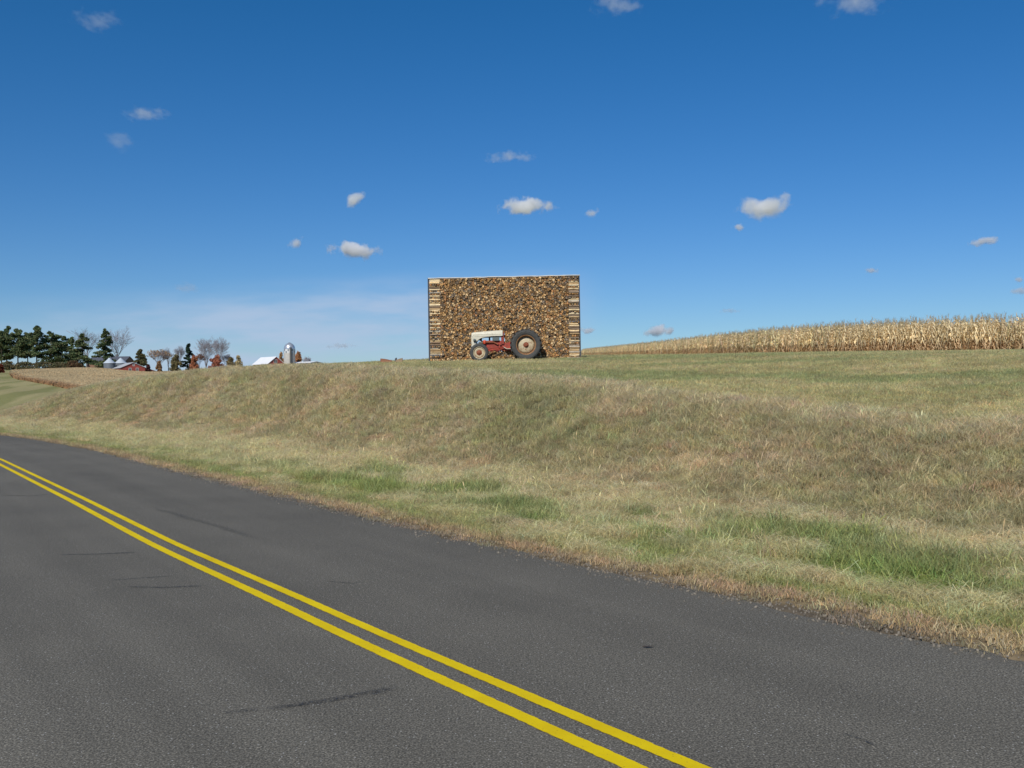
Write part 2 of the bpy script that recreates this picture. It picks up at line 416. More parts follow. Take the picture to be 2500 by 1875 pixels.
for pts, wd, am in [([(120, 1199), (210, 1198), (300, 1194)], .035, .8), ([(235, 1255), (300, 1250), (375, 1245)], .03, .6), ([(270, 1268), (350, 1270), (450, 1266)], .03, .7),
                    ([(560, 1535), (700, 1515), (800, 1498), (865, 1486)], .05, .6), ([(325, 1095), (400, 1118), (480, 1140), (560, 1168)], .08, .3), ([(5, 1070), (60, 1072), (120, 1068)], .05, .6),
                    ([(700, 1256), (760, 1262), (790, 1257)], .03, .5), ([(1820, 1585), (1860, 1598), (1895, 1615)], .012, .8), ([(480, 1540), (560, 1534)], .04, .4)]:
    scuff(pts, wd, am)
# a dead leaf lying on the lane
v = at(1583, 1582, 1)-Vector((0, 0, CAM_H)); lp = v*(-CAM_H/v.z)
b = MB(); n = 7
for k in range(n):
    u = k/(n-1); wv = .010*math.sin(math.pi*min(u*1.05, 1))+.002
    b.v += [(-.035+.07*u, -wv, .006+.004*u), (-.035+.07*u, 0, .008), (-.035+.07*u, wv, .008+.002*(u-.5)**2*4)]; b.c += [(1, 1, 1)]*3
b.f = [(3*k+o, 3*k+3+o, 3*k+4+o, 3*k+1+o) for k in range(n-1) for o in (0, 1)]
tag(b.build('dead_leaf', paint('dry leaf', lin(62, 46, 32)), loc=(lp.x, lp.y, .003)), 'small dark dead leaf lying on the far lane of the road', 'leaf')

# ---------------------------------------------------------------- grass
SRC = bpy.data.collections.new('grass_tufts')          # sources, not linked to the scene
M_BL = mat_blade('grass blades')
def tuft(nm, n, rad, h0, h1, wd, lean, flat, cv=.35):
    V, Fc, Cc = [], [], []
    for q in range(n):
        a, rr = random.uniform(0, 6.283), rad*math.sqrt(random.random())
        bx, by = rr*math.cos(a), rr*math.sin(a)
        h = random.uniform(h0, h1); dr = random.uniform(0, 6.283) if flat else a+random.uniform(-1.2, 1.2)
        ln = random.uniform(*lean); w_ = wd*random.uniform(.7, 1.3); px, py = -math.sin(dr), math.cos(dr)
        if random.random() < .5: px, py = math.cos(dr), math.sin(dr)
        pts = []
        for u in (0, .4, .75, 1):
            t_ = ln*u**1.5; pts.append((bx+math.cos(dr)*h*u*math.sin(t_), by+math.sin(dr)*h*u*math.sin(t_), h*u*math.cos(t_)+(.012 if flat else -.01)))
        k = len(V); f = random.uniform(1-cv, 1+cv)
        yl = random.uniform(.9, 1.1)
        for (x, y, z), ww in zip(pts, (1, .9, .6, .0)):
            if ww: V += [(x-px*w_*ww, y-py*w_*ww, z), (x+px*w_*ww, y+py*w_*ww, z)]; Cc += [(f*yl, f, f/yl)]*2
            else: V.append((x, y, z)); Cc.append((f*yl, f, f/yl))
        Fc += [(k, k+1, k+3, k+2), (k+2, k+3, k+5, k+4), (k+4, k+5, k+6)]
    me = mesh_np(nm, np.array(V), Fc, np.array(Cc)); me.materials.append(M_BL)
    o = bpy.data.objects.new(nm, me); SRC.objects.link(o)
KINDS = []
for k in range(3): tuft('a%d' % k, 50, .13, .03, .08, .0021, (.4, 1.3), True)
for k in range(3): tuft('b%d' % k, 46, .12, .07, .19, .002, (.5, 1.35), True)
for k in range(3): tuft('c%d' % k, 50, .14, .09, .22, .0021, (1.05, 1.5), True)
for k in range(3): tuft('d%d' % k, 44, .12, .07, .20, .0026, (.4, 1.25), True)
for k in range(3): tuft('e%d' % k, 40, .12, .025, .08, .002, (.6, 1.45), True)

for k in range(3):                                     # tall dead stems with seed heads
    V, Fc, Cc = [], [], []
    for q in range(5):
        a, rr = random.uniform(0, 6.283), .10*math.sqrt(random.random()); h = random.uniform(.22, .46); ln = random.uniform(.05, .30); ca, sa = math.cos(a), math.sin(a)
        P0 = np.array((rr*ca, rr*sa, 0)); P1 = P0+np.array((ca*ln*h*.4, sa*ln*h*.4, h*.75)); P2 = P0+np.array((ca*ln*h, sa*ln*h, h)); sdv = np.array((-sa, ca, 0)) if q % 2 else np.array((ca, sa, 0)); f = random.uniform(.85, 1.35)
        n0 = len(V)
        for p, w_ in ((P0, .0016), (P1, .0013), (P1, .0045), ((P1+P2)/2, .006), (P2, .001)): V += [tuple(p-sdv*w_), tuple(p+sdv*w_)]; Cc += [(f, f*.97, f*.92)]*2
        Fc += [(n0, n0+1, n0+3, n0+2), (n0+4, n0+5, n0+7, n0+6), (n0+6, n0+7, n0+9, n0+8)]
    me = mesh_np('f%d' % k, np.array(V), Fc, np.array(Cc)); me.materials.append(M_BL); SRC.objects.link(bpy.data.objects.new('f%d' % k, me))

def scatter_group():
    g = bpy.data.node_groups.new('scatter', 'GeometryNodeTree')
    g.interface.new_socket('Geometry', in_out='INPUT', socket_type='NodeSocketGeometry')
    g.interface.new_socket('Geometry', in_out='OUTPUT', socket_type='NodeSocketGeometry')
    N = g.nodes.new; gi, go = N('NodeGroupInput'), N('NodeGroupOutput')
    ci = N('GeometryNodeCollectionInfo'); ci.inputs['Collection'].default_value = SRC
    ci.inputs['Separate Children'].default_value = True; ci.inputs['Reset Children'].default_value = True
    ip = N('GeometryNodeInstanceOnPoints'); ip.inputs['Pick Instance'].default_value = True
    def att(nm, ty):
        a = N('GeometryNodeInputNamedAttribute'); a.data_type = ty; a.inputs['Name'].default_value = nm
        return next(o for o in a.outputs if o.enabled and o.name == 'Attribute')
    L = g.links.new
    L(gi.outputs[0], ip.inputs['Points']); L(ci.outputs[0], ip.inputs['Instance'])
    L(att('idx', 'INT'), ip.inputs['Instance Index']); L(att('rot', 'FLOAT_VECTOR'), ip.inputs['Rotation']); L(att('scl', 'FLOAT_VECTOR'), ip.inputs['Scale'])
    L(ip.outputs[0], go.inputs[0]); return g, ci
def scatter(name, P, idx, rot, scl, tint, src=None):
    me = bpy.data.meshes.new(name); me.vertices.add(len(P)); me.vertices.foreach_set('co', P.astype(np.float32).ravel())
    me.attributes.new('idx', 'INT', 'POINT').data.foreach_set('value', idx.astype(np.int32))
    me.attributes.new('rot', 'FLOAT_VECTOR', 'POINT').data.foreach_set('vector', rot.astype(np.float32).ravel())
    me.attributes.new('scl', 'FLOAT_VECTOR', 'POINT').data.foreach_set('vector', scl.astype(np.float32).ravel())
    c = np.ones((len(P), 4), np.float32); c[:, :3] = tint
    me.attributes.new('tint', 'FLOAT_COLOR', 'POINT').data.foreach_set('color', c.ravel())
    o = link(name, me, None); g, ci = scatter_group()
    if src: ci.inputs['Collection'].default_value = src
    md = o.modifiers.new('scatter', 'NODES'); md.node_group = g
    return o

def in_view(X, Y, m=.03): return (np.abs(X) < (.56+m)*Y+3.0) & (Y > 2)
def grass_points(s0, s1, e0, e1, dens):
    n = int((s1-s0)*(e1-e0)*dens); s = rng.uniform(s0, s1, n); e = rng.uniform(e0, e1, n)
    X, Y = xy(s, edge(np.minimum(s, 70))+e); k = in_view(X, Y); return X[k], Y[k]
parts = [grass_points(-3, 14, .0, 7.5, 190), grass_points(14, 30, .0, 7.5, 120), grass_points(30, 90, 0, 8, 55),
         grass_points(-14, 24, 7.2, 22, 75), grass_points(-40, 60, 7.5, 62, 22)]
X = np.concatenate([p[0] for p in parts]); Y = np.concatenate([p[1] for p in parts])
k = (Y < 95); X, Y = X[k], Y[k]
col, cls, e, s = cover(X, Y)
dist = np.hypot(X, Y); n = len(X)
keep = ~((e < .25) & (rng.random(n) < .75)) & ~((cls == 4) & (rng.random(n) < .35))
X, Y, col, cls, e, s, dist = [q[keep] for q in (X, Y, col, cls, e, s, dist)]; n = len(X)
cls = np.where((e > 1.6) & (e < 5.9) & (dist < 26) & (rng.random(n) < .022), 5, cls)
idx = cls*3+rng.integers(0, 3, n)
sc = rng.uniform(.75, 1.25, n)*(1+.012*np.clip(dist-15, 0, 60))
scz = sc*np.where((cls == 1) & (e > 5.4), 1.15, 1.0)*np.where(cls == 3, rng.uniform(.7, 1.3, n), 1)*np.where(cls == 1, .85, 1)*np.where(cls == 5, .75, 1)
rot = np.stack([rng.normal(0, .12, n), rng.normal(0, .12, n), rng.uniform(0, 6.283, n)], -1)
tint = col*1.42*rng.uniform(.72, 1.28, n)[:, None]*(1+rng.normal(0, .06, (n, 3)))
grass = scatter('grass', np.stack([X, Y, height(X, Y)], -1), idx, rot, np.stack([sc, sc, scz], -1), np.clip(tint, .01, .9))
tag(grass, 'dry and green grass covering the bank and mown field', 'grass', kind='stuff')
print('tufts', n)

# gravel along the edge of the asphalt
SRC2 = bpy.data.collections.new('pebbles')
t = NT('pebble'); a = t.n('Attribute', attribute_name='tint', attribute_type='INSTANCER'); t.l(a.outputs['Color'], t.b.inputs['Base Color']); t.b.inputs['Roughness'].default_value = .8
for k in range(4):
    bm = bmesh.new(); bmesh.ops.create_icosphere(bm, subdivisions=1, radius=.011)
    for v in bm.verts: v.co *= random.uniform(.7, 1.25); v.co.z *= .65
    me = bpy.data.meshes.new('pebble'); bm.to_mesh(me); bm.free(); me.materials.append(t.m)
    SRC2.objects.link(bpy.data.objects.new('p%d' % k, me))
n = 5000; s = rng.uniform(-2, 26, n); e = rng.normal(.10, .13, n); X, Y = xy(s, edge(s)+e); m_ = in_view(X, Y); X, Y = X[m_], Y[m_]; n = len(X)
z = np.maximum(height(X, Y), np.where(e[m_] < .0, .0, -9))+.004
g = rng.uniform(.6, 1.3, n)[:, None]
gv = scatter('gravel', np.stack([X, Y, z], -1), rng.integers(0, 4, n), rng.uniform(0, 6, (n, 3)), np.repeat(rng.uniform(.4, 1.3, n)[:, None], 3, 1), np.array(lin(122, 114, 102))*g, SRC2)
tag(gv, 'pale gravel spilled along the edge of the asphalt', 'gravel', kind='stuff')

# ---------------------------------------------------------------- woodpile
PY = 39.3                                             # front face of the pile
pa, pb = at(1049, 878.5, PY), at(1416.5, 869, PY)
PX0, PX1 = pa.x, pb.x
PZ0 = min(zat(PX0, PY), zat(PX1, PY))-.03
topl, topr = at(1047.5, 680, PY).z, at(1411.5, 672, PY).z
PD = .42
def ptop(x): return topl+(topr-topl)*(x-PX0)/(PX1-PX0)

# tractor position: near wheels' plane 0.55 m in front of the pile
TY = PY+.12                                           # centre line of the tractor
fw = at(1170.3, 859.6, TY-.62); rw = at(1284.7, 841.7, TY-.62)
TX0, TZ0 = fw.x, zat(fw.x, TY-.62)-.015; WB = rw.x-fw.x
# outline (x, z from under the front axle) of what passes through the pile; no logs there
GAP = [[(-.27, 1.0), (-.24, .62), (-.10, .66), (.04, .44), (.84, .44), (.86, .48), (1.98, .46), (1.92, .78), (1.05, .70), (.95, .72), (.93, 1.10), (.86, 1.17), (-.25, 1.10)]]
def inside(x, z):
    for P in GAP:
        c = False
        for i in range(len(P)):
            (x1, z1), (x2, z2) = P[i], P[i-1]
            if (z1 > z) != (z2 > z) and x < (x2-x1)*(z-z1)/(z2-z1)+x1: c = not c
        if c: return True
    return False

t = NT('split wood'); a = t.n('Attribute', attribute_name='col'); pos = t.n('NewGeometry').outputs['Position']
n1 = t.noise(pos, 26, 5, .65); n2 = t.noise(pos, 7, 4, .6)
c = t.mix(1.0, a.outputs['Color'], t.ramp(n1, [(.3, (.68,)*3), (.7, (1.25,)*3)]), 'MULTIPLY')
c = t.mix(t.ramp(n2, [(.54, (0, 0, 0)), (.70, (.4,)*3)]), c, lin(92, 84, 76))
t.l(c, t.b.inputs['Base Color']); t.b.inputs['Roughness'].default_value = .85; t.b.inputs['Specular IOR Level'].default_value = .15; t.bump(n1, .5, .01)
M_LOG = t.m
M_LOG.name = 'split wood'
BARK = [lin(78, 66, 54), lin(92, 80, 66), lin(64, 54, 46)]
ENDS = [lin(176, 134, 78), lin(160, 118, 66), lin(190, 150, 96), lin(142, 108, 68), lin(150, 126, 92), lin(128, 112, 94), lin(170, 120, 72), lin(206, 172, 122), lin(118, 92, 62), lin(134, 100, 60), lin(104, 88, 70)]
SIDE = [lin(214, 192, 152), lin(206, 180, 138), lin(186, 158, 118), lin(142, 124, 104), lin(200, 178, 140), lin(196, 184, 164), lin(132, 112, 92), lin(224, 204, 166)]

def clip(poly, px, pz, nx, nz):
    out = []
    for i in range(len(poly)):
        a_, b_ = poly[i-1], poly[i]
        da = (a_[0]-px)*nx+(a_[1]-pz)*nz; db = (b_[0]-px)*nx+(b_[1]-pz)*nz
        if da <= 0: out.append(a_) if False else None
        if (da <= 0) != (db <= 0):
            u = da/(da-db); out.append((a_[0]+(b_[0]-a_[0])*u, a_[1]+(b_[1]-a_[1])*u))
        if db <= 0: out.append(b_)
    return out
COLW = .43
sp = .082
sites = []
zz = PZ0+.03; row = 0
while zz < max(topl, topr)+.2:
    xx = PX0+COLW+(sp*.5 if row % 2 else 0)-sp
    while xx < PX1-COLW+sp:
        sites.append((xx+random.uniform(-.62, .62)*sp, zz+random.uniform(-.55, .55)*sp)); xx += sp
    zz += sp*.87; row += 1
S = np.array(sites); cells = []
for k, (px, pz) in enumerate(sites):
    dd = np.hypot(S[:, 0]-px, S[:, 1]-pz); nb = np.argsort(dd)[1:15]
    poly = [(PX0+COLW-.01, PZ0), (PX1-COLW+.01, PZ0), (PX1-COLW+.01, ptop(PX1-COLW)-.02), (PX0+COLW-.01, ptop(PX0+COLW)-.02)]
    for q in nb:
        mx, mz = (S[q, 0]+px)/2, (S[q, 1]+pz)/2
        poly = clip(poly, mx, mz, S[q, 0]-px, S[q, 1]-pz)
        if len(poly) < 3: break
    if len(poly) < 3: continue
    cx = sum(p[0] for p in poly)/len(poly); cz = sum(p[1] for p in poly)/len(poly)
    ar = abs(sum(poly[i-1][0]*poly[i][1]-poly[i][0]*poly[i-1][1] for i in range(len(poly))))/2
    if ar < .0008 or inside(cx-TX0, cz-TZ0): continue
    cells.append((ar, cx, cz, poly))
def log_mesh(poly, cx, cz, mb):
    """one split log seen end-on: irregular prism with chipped rim and bark or split sides"""
    kx = random.uniform(.86, .965); y0 = random.gauss(0, .022); tlt = random.uniform(-.12, .12), random.uniform(-.12, .12)
    P = [((p[0]-cx)*kx, (p[1]-cz)*kx) for p in poly]
    r = [math.hypot(*p) for p in P]; n = len(P)
    e_ = np.array(random.choice(ENDS))*random.uniform(.78, 1.5); e_ = e_*.9+e_.mean()*.1; s_ = np.array(random.choice(BARK+SIDE[2:5]))*random.uniform(.6, .9)
    fr, rim, bk = [], [], []
    for (x, z) in P:
        fr.append((x*.86, y0+tlt[0]*x+tlt[1]*z, z*.86)); rim.append((x, y0+.012+tlt[0]*x+tlt[1]*z, z)); bk.append((x*1.0/kx, PD+random.gauss(0, .012), z*1.0/kx))
    k = len(mb.v)
    mb.v += fr+fr+rim+bk; mb.c += [tuple(e_)]*n+[tuple(e_*.9)]*n+[tuple(s_)]*n+[tuple(s_)]*n
    mb.f += [tuple(range(k, k+n))]
    for a_, b_ in ((1, 2), (2, 3)):
        mb.f += [(k+a_*n+i, k+a_*n+(i+1) % n, k+b_*n+(i+1) % n, k+b_*n+i) for i in range(n)]
    mb.f += [tuple(range(k+4*n-1, k+3*n-1, -1))]
    mb.usecol = True

# crosswise end columns, with layers of end-on logs between
cross = []; fill = []
for side in (0, 1):
    x0 = PX0+.012 if side == 0 else PX1-COLW; x1 = x0+COLW-.012
    z = max(zat(x0, PY), PZ0)+.0; lay = 0
    while True:
        tp = ptop((x0+x1)/2)
        th_ = random.uniform(.055, .082)
        if z+th_ > tp+.025: break
        if lay % 2 == 0 or random.random() < .4:
            for yy in (.06, .30): cross.append((side, x0, x1, z, th_, yy))
        else:
            x = x0
            while x < x1-.03:
                wdt = min(random.uniform(.07, .12), x1-x)
                j_ = lambda: random.uniform(-.008, .008)
                fill.append([(x+.004+j_(), z+.002), (x+wdt*.5, z-.004), (x+wdt-.003, z+.004), (x+wdt-.004+j_(), z+th_-.012), (x+wdt*.6, z+th_), (x+.006, z+th_-.006+j_())]); x += wdt
        z += th_*.97; lay += 1
def cross_log(x0, x1, th_):
    mb = MB(); mb.usecol = True; n = 7; L = x1-x0
    c_ = np.array(random.choice(SIDE))*random.uniform(.9, 1.5); a0 = random.uniform(0, 6)
    rr = [random.uniform(.8, 1.1)*th_*.56 for _ in range(n)]
    bend = random.uniform(-.012, .012); ends = (random.uniform(0, .02), random.uniform(0, .02))
    ring = []
    for i_, u in enumerate((0, .25, .5, .75, 1)):
        x = ends[0]+(L-ends[0]-ends[1])*u
        for j_ in range(n):
            an = a0+6.283*j_/n; r_ = rr[j_]*random.uniform(.93, 1.07)
            mb.v.append((x, math.cos(an)*r_*1.25, math.sin(an)*r_*.92+th_*.5+bend*math.sin(math.pi*u))); mb.c.append(tuple(c_*(.82+.3*((j_*5) % 3)/2)))
    for i_ in range(4): mb.f += [(i_*n+j_, i_*n+(j_+1) % n, (i_+1)*n+(j_+1) % n, (i_+1)*n+j_) for j_ in range(n)]
    mb.f += [tuple(range(n)), tuple(range(4*n, 5*n))]
    return mb
for side, x0, x1, z, th_, yy in cross:
    if yy > .2: continue
    o = cross_log(x0, x1, th_).build('crosswise_log', M_LOG, loc=(x0, PY+yy, z))
    tag(o, ['split log lying crosswise in the left end column of the woodpile', 'split log lying crosswise in the right end column of the woodpile'][side], 'log',
        ['crosswise logs of the left end column', 'crosswise logs of the right end column'][side])
ncross = sum(1 for c_ in cross if c_[5] < .2)
cells.sort(key=lambda c_: -c_[0])
rest = MB()
def put_rest(mb, x, y, z):
    k = len(rest.v); rest.v += [(p[0]+x, p[1]+y, p[2]+z) for p in mb.v]; rest.c += mb.c; rest.f += [tuple(i+k for i in f) for f in mb.f]
for k, (ar, cx, cz, poly) in enumerate(cells):
    mb = MB(); log_mesh(poly, cx, cz, mb)
    if k < 300-ncross:
        o = mb.build('firewood_log', M_LOG, loc=(cx, PY, cz))
        tag(o, 'split firewood log stacked end-on in the woodpile behind the tractor', 'log', 'end-on firewood logs of the woodpile')
    else: put_rest(mb, cx, PY, cz)
for poly in fill:
    cx = sum(p[0] for p in poly)/len(poly); cz = sum(p[1] for p in poly)/len(poly)
    mb = MB(); log_mesh(poly, cx, cz, mb); put_rest(mb, cx, PY, cz)
for side, x0, x1, z, th_, yy in cross:
    if yy > .2: put_rest(cross_log(x0, x1, th_), x0, PY+yy, z)
rest.usecol = True
tag(rest.build('stacked_firewood', M_LOG), 'mass of smaller split firewood logs stacked around the tractor', 'firewood', kind='stuff')
print('logs', len(cells), 'cross', ncross)

M_POST = paint('dark steel post', lin(78, 78, 82), .7, .3, 12)
for sgn, X_, tp in ((-1, PX0, topl), (1, PX1, topr)):
    b = MB(); g = zat(X_, PY)
    x0, x1 = (X_-.034, X_-.002) if sgn < 0 else (X_+.002, X_+.034)
    Mx = Matrix.Translation((X_, 0, g)) @ Matrix.Rotation(-.006*1 if sgn > 0 else -.003, 4, 'Y') @ Matrix.Translation((-X_, 0, -g))
    b.box(x0, x1, PY+.02, PY+.08, g-.1, tp+.03, Mx); b.box(x0, x1, PY+.34, PY+.40, g-.1, tp+.02, Mx)
    for zc_ in (.25, .55, .85): b.box(x0+.01, x1-.01, PY+.08, PY+.34, g+(tp-g)*zc_, g+(tp-g)*zc_+.04, Mx)
    tag(b.build('end_frame', M_POST, bevel=.004), ['thin dark upright frame holding the left end of the woodpile', 'thin dark upright frame holding the right end of the woodpile'][sgn > 0], 'frame')
b = MB(); xs = np.linspace(PX0-.03, PX1+.03, 26)
V = []; 
for x in xs:
    zt = ptop(x)+random.uniform(-.006, .012)
    V += [(x, PY+.005, zt-.008), (x, PY+.005, zt+.022), (x, PY+PD+.02, zt+.02), (x, PY+PD+.02, zt-.01)]
b.v = V; b.c = [(1, 1, 1)]*len(V); b.f = [(4*i+j, 4*i+(j+1) % 4, 4*i+4+(j+1) % 4, 4*i+4+j) for i in range(25) for j in range(4)]+[(0, 1, 2, 3), (103, 102, 101, 100)]
tag(b.build('cover_strip', paint('weathered sheet', lin(216, 214, 206), .6, .3, 3)), 'thin pale weathered sheet lying along the top of the woodpile', 'cover')
b = MB(); b.box(-.48, .0, -.05, .06, -.02, .055)
tag(b.build('plank', paint('grey plank', lin(176, 168, 156), .8, .3, 8), bevel=.006, loc=(PX1-.02, PY-.06, zat(PX1-.2, PY)+.02)), 'pale grey plank at the foot of the right end of the woodpile', 'plank')

# loose split wood lying in the grass left of the pile
def chunk(px0, px1, pyb, h, Y, c_, tilt, label, dark=False, name='split_log'):
    p0, p1 = at(px0, pyb, Y), at(px1, pyb, Y); L = p1.x-p0.x; z = zat((p0.x+p1.x)/2, Y)
    b = MB(); n = 6; prof = [(-.5, 0), (.45, -.02), (.55, .35), (.1, 1), (-.35, .85)]
    for i_, u in enumerate(np.linspace(0, 1, n)):
        f = 1-.12*abs(u-.5)+random.uniform(-.04, .04)
        for (y, q) in prof: b.v.append((L*u, y*h*.9*f, q*h*f+tilt*L*(u-.5))); b.c.append((1, 1, 1))
    m5 = 5; b.f = [(i*m5+j, i*m5+(j+1) % m5, (i+1)*m5+(j+1) % m5, (i+1)*m5+j) for i in range(n-1) for j in range(m5)]+[tuple(range(m5)), tuple(range((n-1)*m5, n*m5))]
    tag(b.build(name, paint(label[:20], c_, .85, .4, 9), loc=(p0.x, Y, z+.02+max(0, abs(tilt)*L*.5))), label, 'log', rz=0) if False else tag(b.build(name, paint(label[:20], c_, .85, .4, 9), loc=(p0.x, Y, z+.03+abs(tilt)*L*.4)), label, 'log')
chunk(929, 957, 884, .15, 38.6, lin(146, 100, 74), -.18, 'reddish split log lying in the grass left of the woodpile')
chunk(966, 983, 884, .15, 38.8, lin(150, 128, 100), .30, 'short greyish split log propped up in the grass left of the woodpile')
chunk(900, 927, 886, .06, 38.3, lin(128, 96, 70), .02, 'thin brown branch lying flat in the grass left of the split logs', name='branch')
chunk(964.5, 969, 882, .20, 39.0, lin(78, 80, 84), .5, 'small dark upright wood splinter between two loose logs', name='splinter')

# ---------------------------------------------------------------- tractor
M_CREAM = paint('cream paint', lin(214, 208, 186), .55, .18, 5, lin(150, 128, 98), .36)
M_RED = paint('faded red paint', lin(164, 62, 46), .6, .35, 7, lin(96, 62, 46), .42)
M_DARK = paint('dark engine grime', lin(52, 46, 44), .7, .35, 9)
M_TYRE = paint('old tyre rubber', lin(70, 70, 67), .8, .3, 8)
M_RIM = paint('rusty rim', lin(148, 112, 74), .7, .3, 8, lin(126, 74, 44), .46)
M_DISC = paint('worn cream wheel disc', lin(196, 182, 150), .6, .25, 8, lin(142, 96, 60), .42)
M_RUST = paint('rusty hub', lin(142, 78, 50), .75, .35, 14)
M_BOX = paint('grey green box', lin(92, 102, 100), .6, .25, 6)
M_GLASS = paint('dull lamp lens', lin(120, 124, 118), .25, .1, 6)
tr = empty('tractor', (TX0, TY, TZ0), 'old red and cream farm tractor without fenders, parked half inside the woodpile', 'tractor')
SL = (rw.z-fw.z-.25)/WB                                # it stands on slightly rising ground
tr.rotation_euler = (0, -math.atan2(zat(TX0+WB, TY-.62)-zat(TX0, TY-.62), WB), 0)
# hood with rounded shoulders, nose and grille
b = MB(); n = 11; st = [(-.30, 1.00, 1.10, .20), (-.285, .99, 1.135, .235), (-.20, .985, 1.155, .25), (.1, .985, 1.175, .255), (.5, .985, 1.20, .255), (.86, .985, 1.215, .255), (.90, .99, 1.205, .245)]
for x, zb, zt, hw in st:
    for k in range(n):
        an = math.pi*k/(n-1); cx_, sx_ = math.cos(an), math.sin(an)
        b.v.append((x, -hw*math.copysign(abs(cx_)**.45, cx_), zb+(zt-zb)*sx_**.5)); b.c.append((1, 1, 1))
for i in range(len(st)-1): b.f += [(i*n+k, i*n+k+1, (i+1)*n+k+1, (i+1)*n+k) for k in range(n-1)]+[(i*n, (i+1)*n, (i+1)*n+n-1, i*n+n-1)]
b.f += [tuple(range(n)), tuple(range((len(st)-1)*n, len(st)*n))]
hood = b.build('hood', M_CREAM, tr, smooth=True)
b = MB()
for sy in (-1, 1): b.box(-.24, .84, sy*.256-.006, sy*.256+.006, 1.045, 1.06)
b.build('trim_strip', M_CREAM, hood, bevel=.002)
NOSE = [(-.29, .982), (-.295, .60), (-.15, .585), (-.135, .70), (-.10, .78), (-.03, .86), (.08, .92), (.25, .955), (.46, .972), (.46, .984)]
for sy in (-1, 1):
    b = MB(); b.prism(NOSE, sy*.235-.011, sy*.235+.011); b.build('side_panel', M_CREAM, tr, bevel=.004)
b = MB(); b.box(-.305, -.285, -.235, .235, .60, .65); b.box(-.305, -.285, -.235, .235, .93, .99); b.box(-.305, -.285, -.02, .02, .65, .93)
for y in np.linspace(-.22, .22, 16): b.box(-.30, -.288, y-.005, y+.005, .65, .93)
b.build('grille', M_CREAM, tr, bevel=.002)
for sy in (-1, 1):
    hl = MB().lathe([(0, .05), (.03, .05), (.052, .0), (.055, -.04), (.05, -.048)], 20, 'x', (-.17, sy*.30, .84)).build('headlight', M_BOX, tr, smooth=True)
    MB().lathe([(.05, -.046), (.03, -.056), (0, -.06)], 20, 'x', (-.17, sy*.30, .84)).build('lens', M_GLASS, hl, smooth=True)
    b = MB().tube([(-.17, sy*.30, .80), (-.17, sy*.25, .77)], .012, 6); b.build('bracket', M_DARK, hl)
# engine
b = MB(); b.box(.02, .84, -.13, .13, .42, .77); b.box(.06, .8, -.11, .11, .77, .82); b.box(.05, .75, -.10, .10, .33, .42)
eng = b.build('engine_block', M_RED, tr, bevel=.012)
b = MB().tube([(.08, -.17, .74), (.30, -.18, .76), (.55, -.17, .75), (.72, -.2, .66)], [.035, .04, .035, .03], 8); b.build('manifold', M_RUST, eng, smooth=True)
MB().lathe([(0, -.07), (.045, -.07), (.055, -.03), (.055, .04), (.03, .07), (0, .07)], 16, 'z', (.20, -.2, .77)).build('distributor', paint('bright red cap', lin(206, 78, 46), .5, .2, 10), eng, smooth=True)
MB().lathe([(0, -.09), (.05, -.09), (.055, .07), (0, .09)], 14, 'x', (.06, -.19, .73)).build('generator', paint('olive grey metal', lin(98, 92, 74), .6, .3, 10), eng, smooth=True)
b = MB()
for an in range(4): b.box(-.10, -.09, -.025, .025, -.17, .17, Matrix.Translation((0, 0, .74)) @ Matrix.Rotation(an*math.pi/4, 4, 'X'))
b.build('fan', M_DARK, eng)
b = MB(); b.box(-.21, -.13, -.2, .2, .60, .955); b.build('radiator', M_DARK, tr, bevel=.006)
b = MB(); b.box(.505, .77, -.21, -.02, .80, .965); b.build('battery_box', M_BOX, tr, bevel=.008)
b = MB(); b.box(.0, .1, -.03, .03, .82, .95); b.box(.36, .42, -.1, .1, .82, .95); b.tube([(.0, -.08, .95), (.85, -.08, .95)], .016, 6); b.build('fuel_line', M_DARK, tr)
b = MB(); b.box(.84, .95, -.2, .2, .66, 1.12); b.box(.78, .86, -.2, .2, .62, .80); b.box(.72, .80, -.16, .16, .52, .70); dash = b.build('dash_panel', M_RED, tr, bevel=.012)
b = MB(); b.tube([(.95, 0, .98), (1.10, 0, 1.22)], .018, 8); col_ = b.build('steering_column', M_DARK, tr, smooth=True)
Mw = Matrix.Translation((1.09, 0, 1.235)) @ Matrix.Rotation(R(20), 4, 'Y')
b = MB(); ring = [Mw @ Vector((.225*math.cos(a), .225*math.sin(a), 0)) for a in np.linspace(0, 2*math.pi, 29)]
b.tube(ring, .014, 8, False)
for a in (0, 2.1, 4.2): b.tube([Mw @ Vector((0, 0, -.03)), Mw @ Vector((.225*math.cos(a), .225*math.sin(a), 0))], .009, 6)
b.build('steering_wheel', M_DARK, col_, smooth=True)
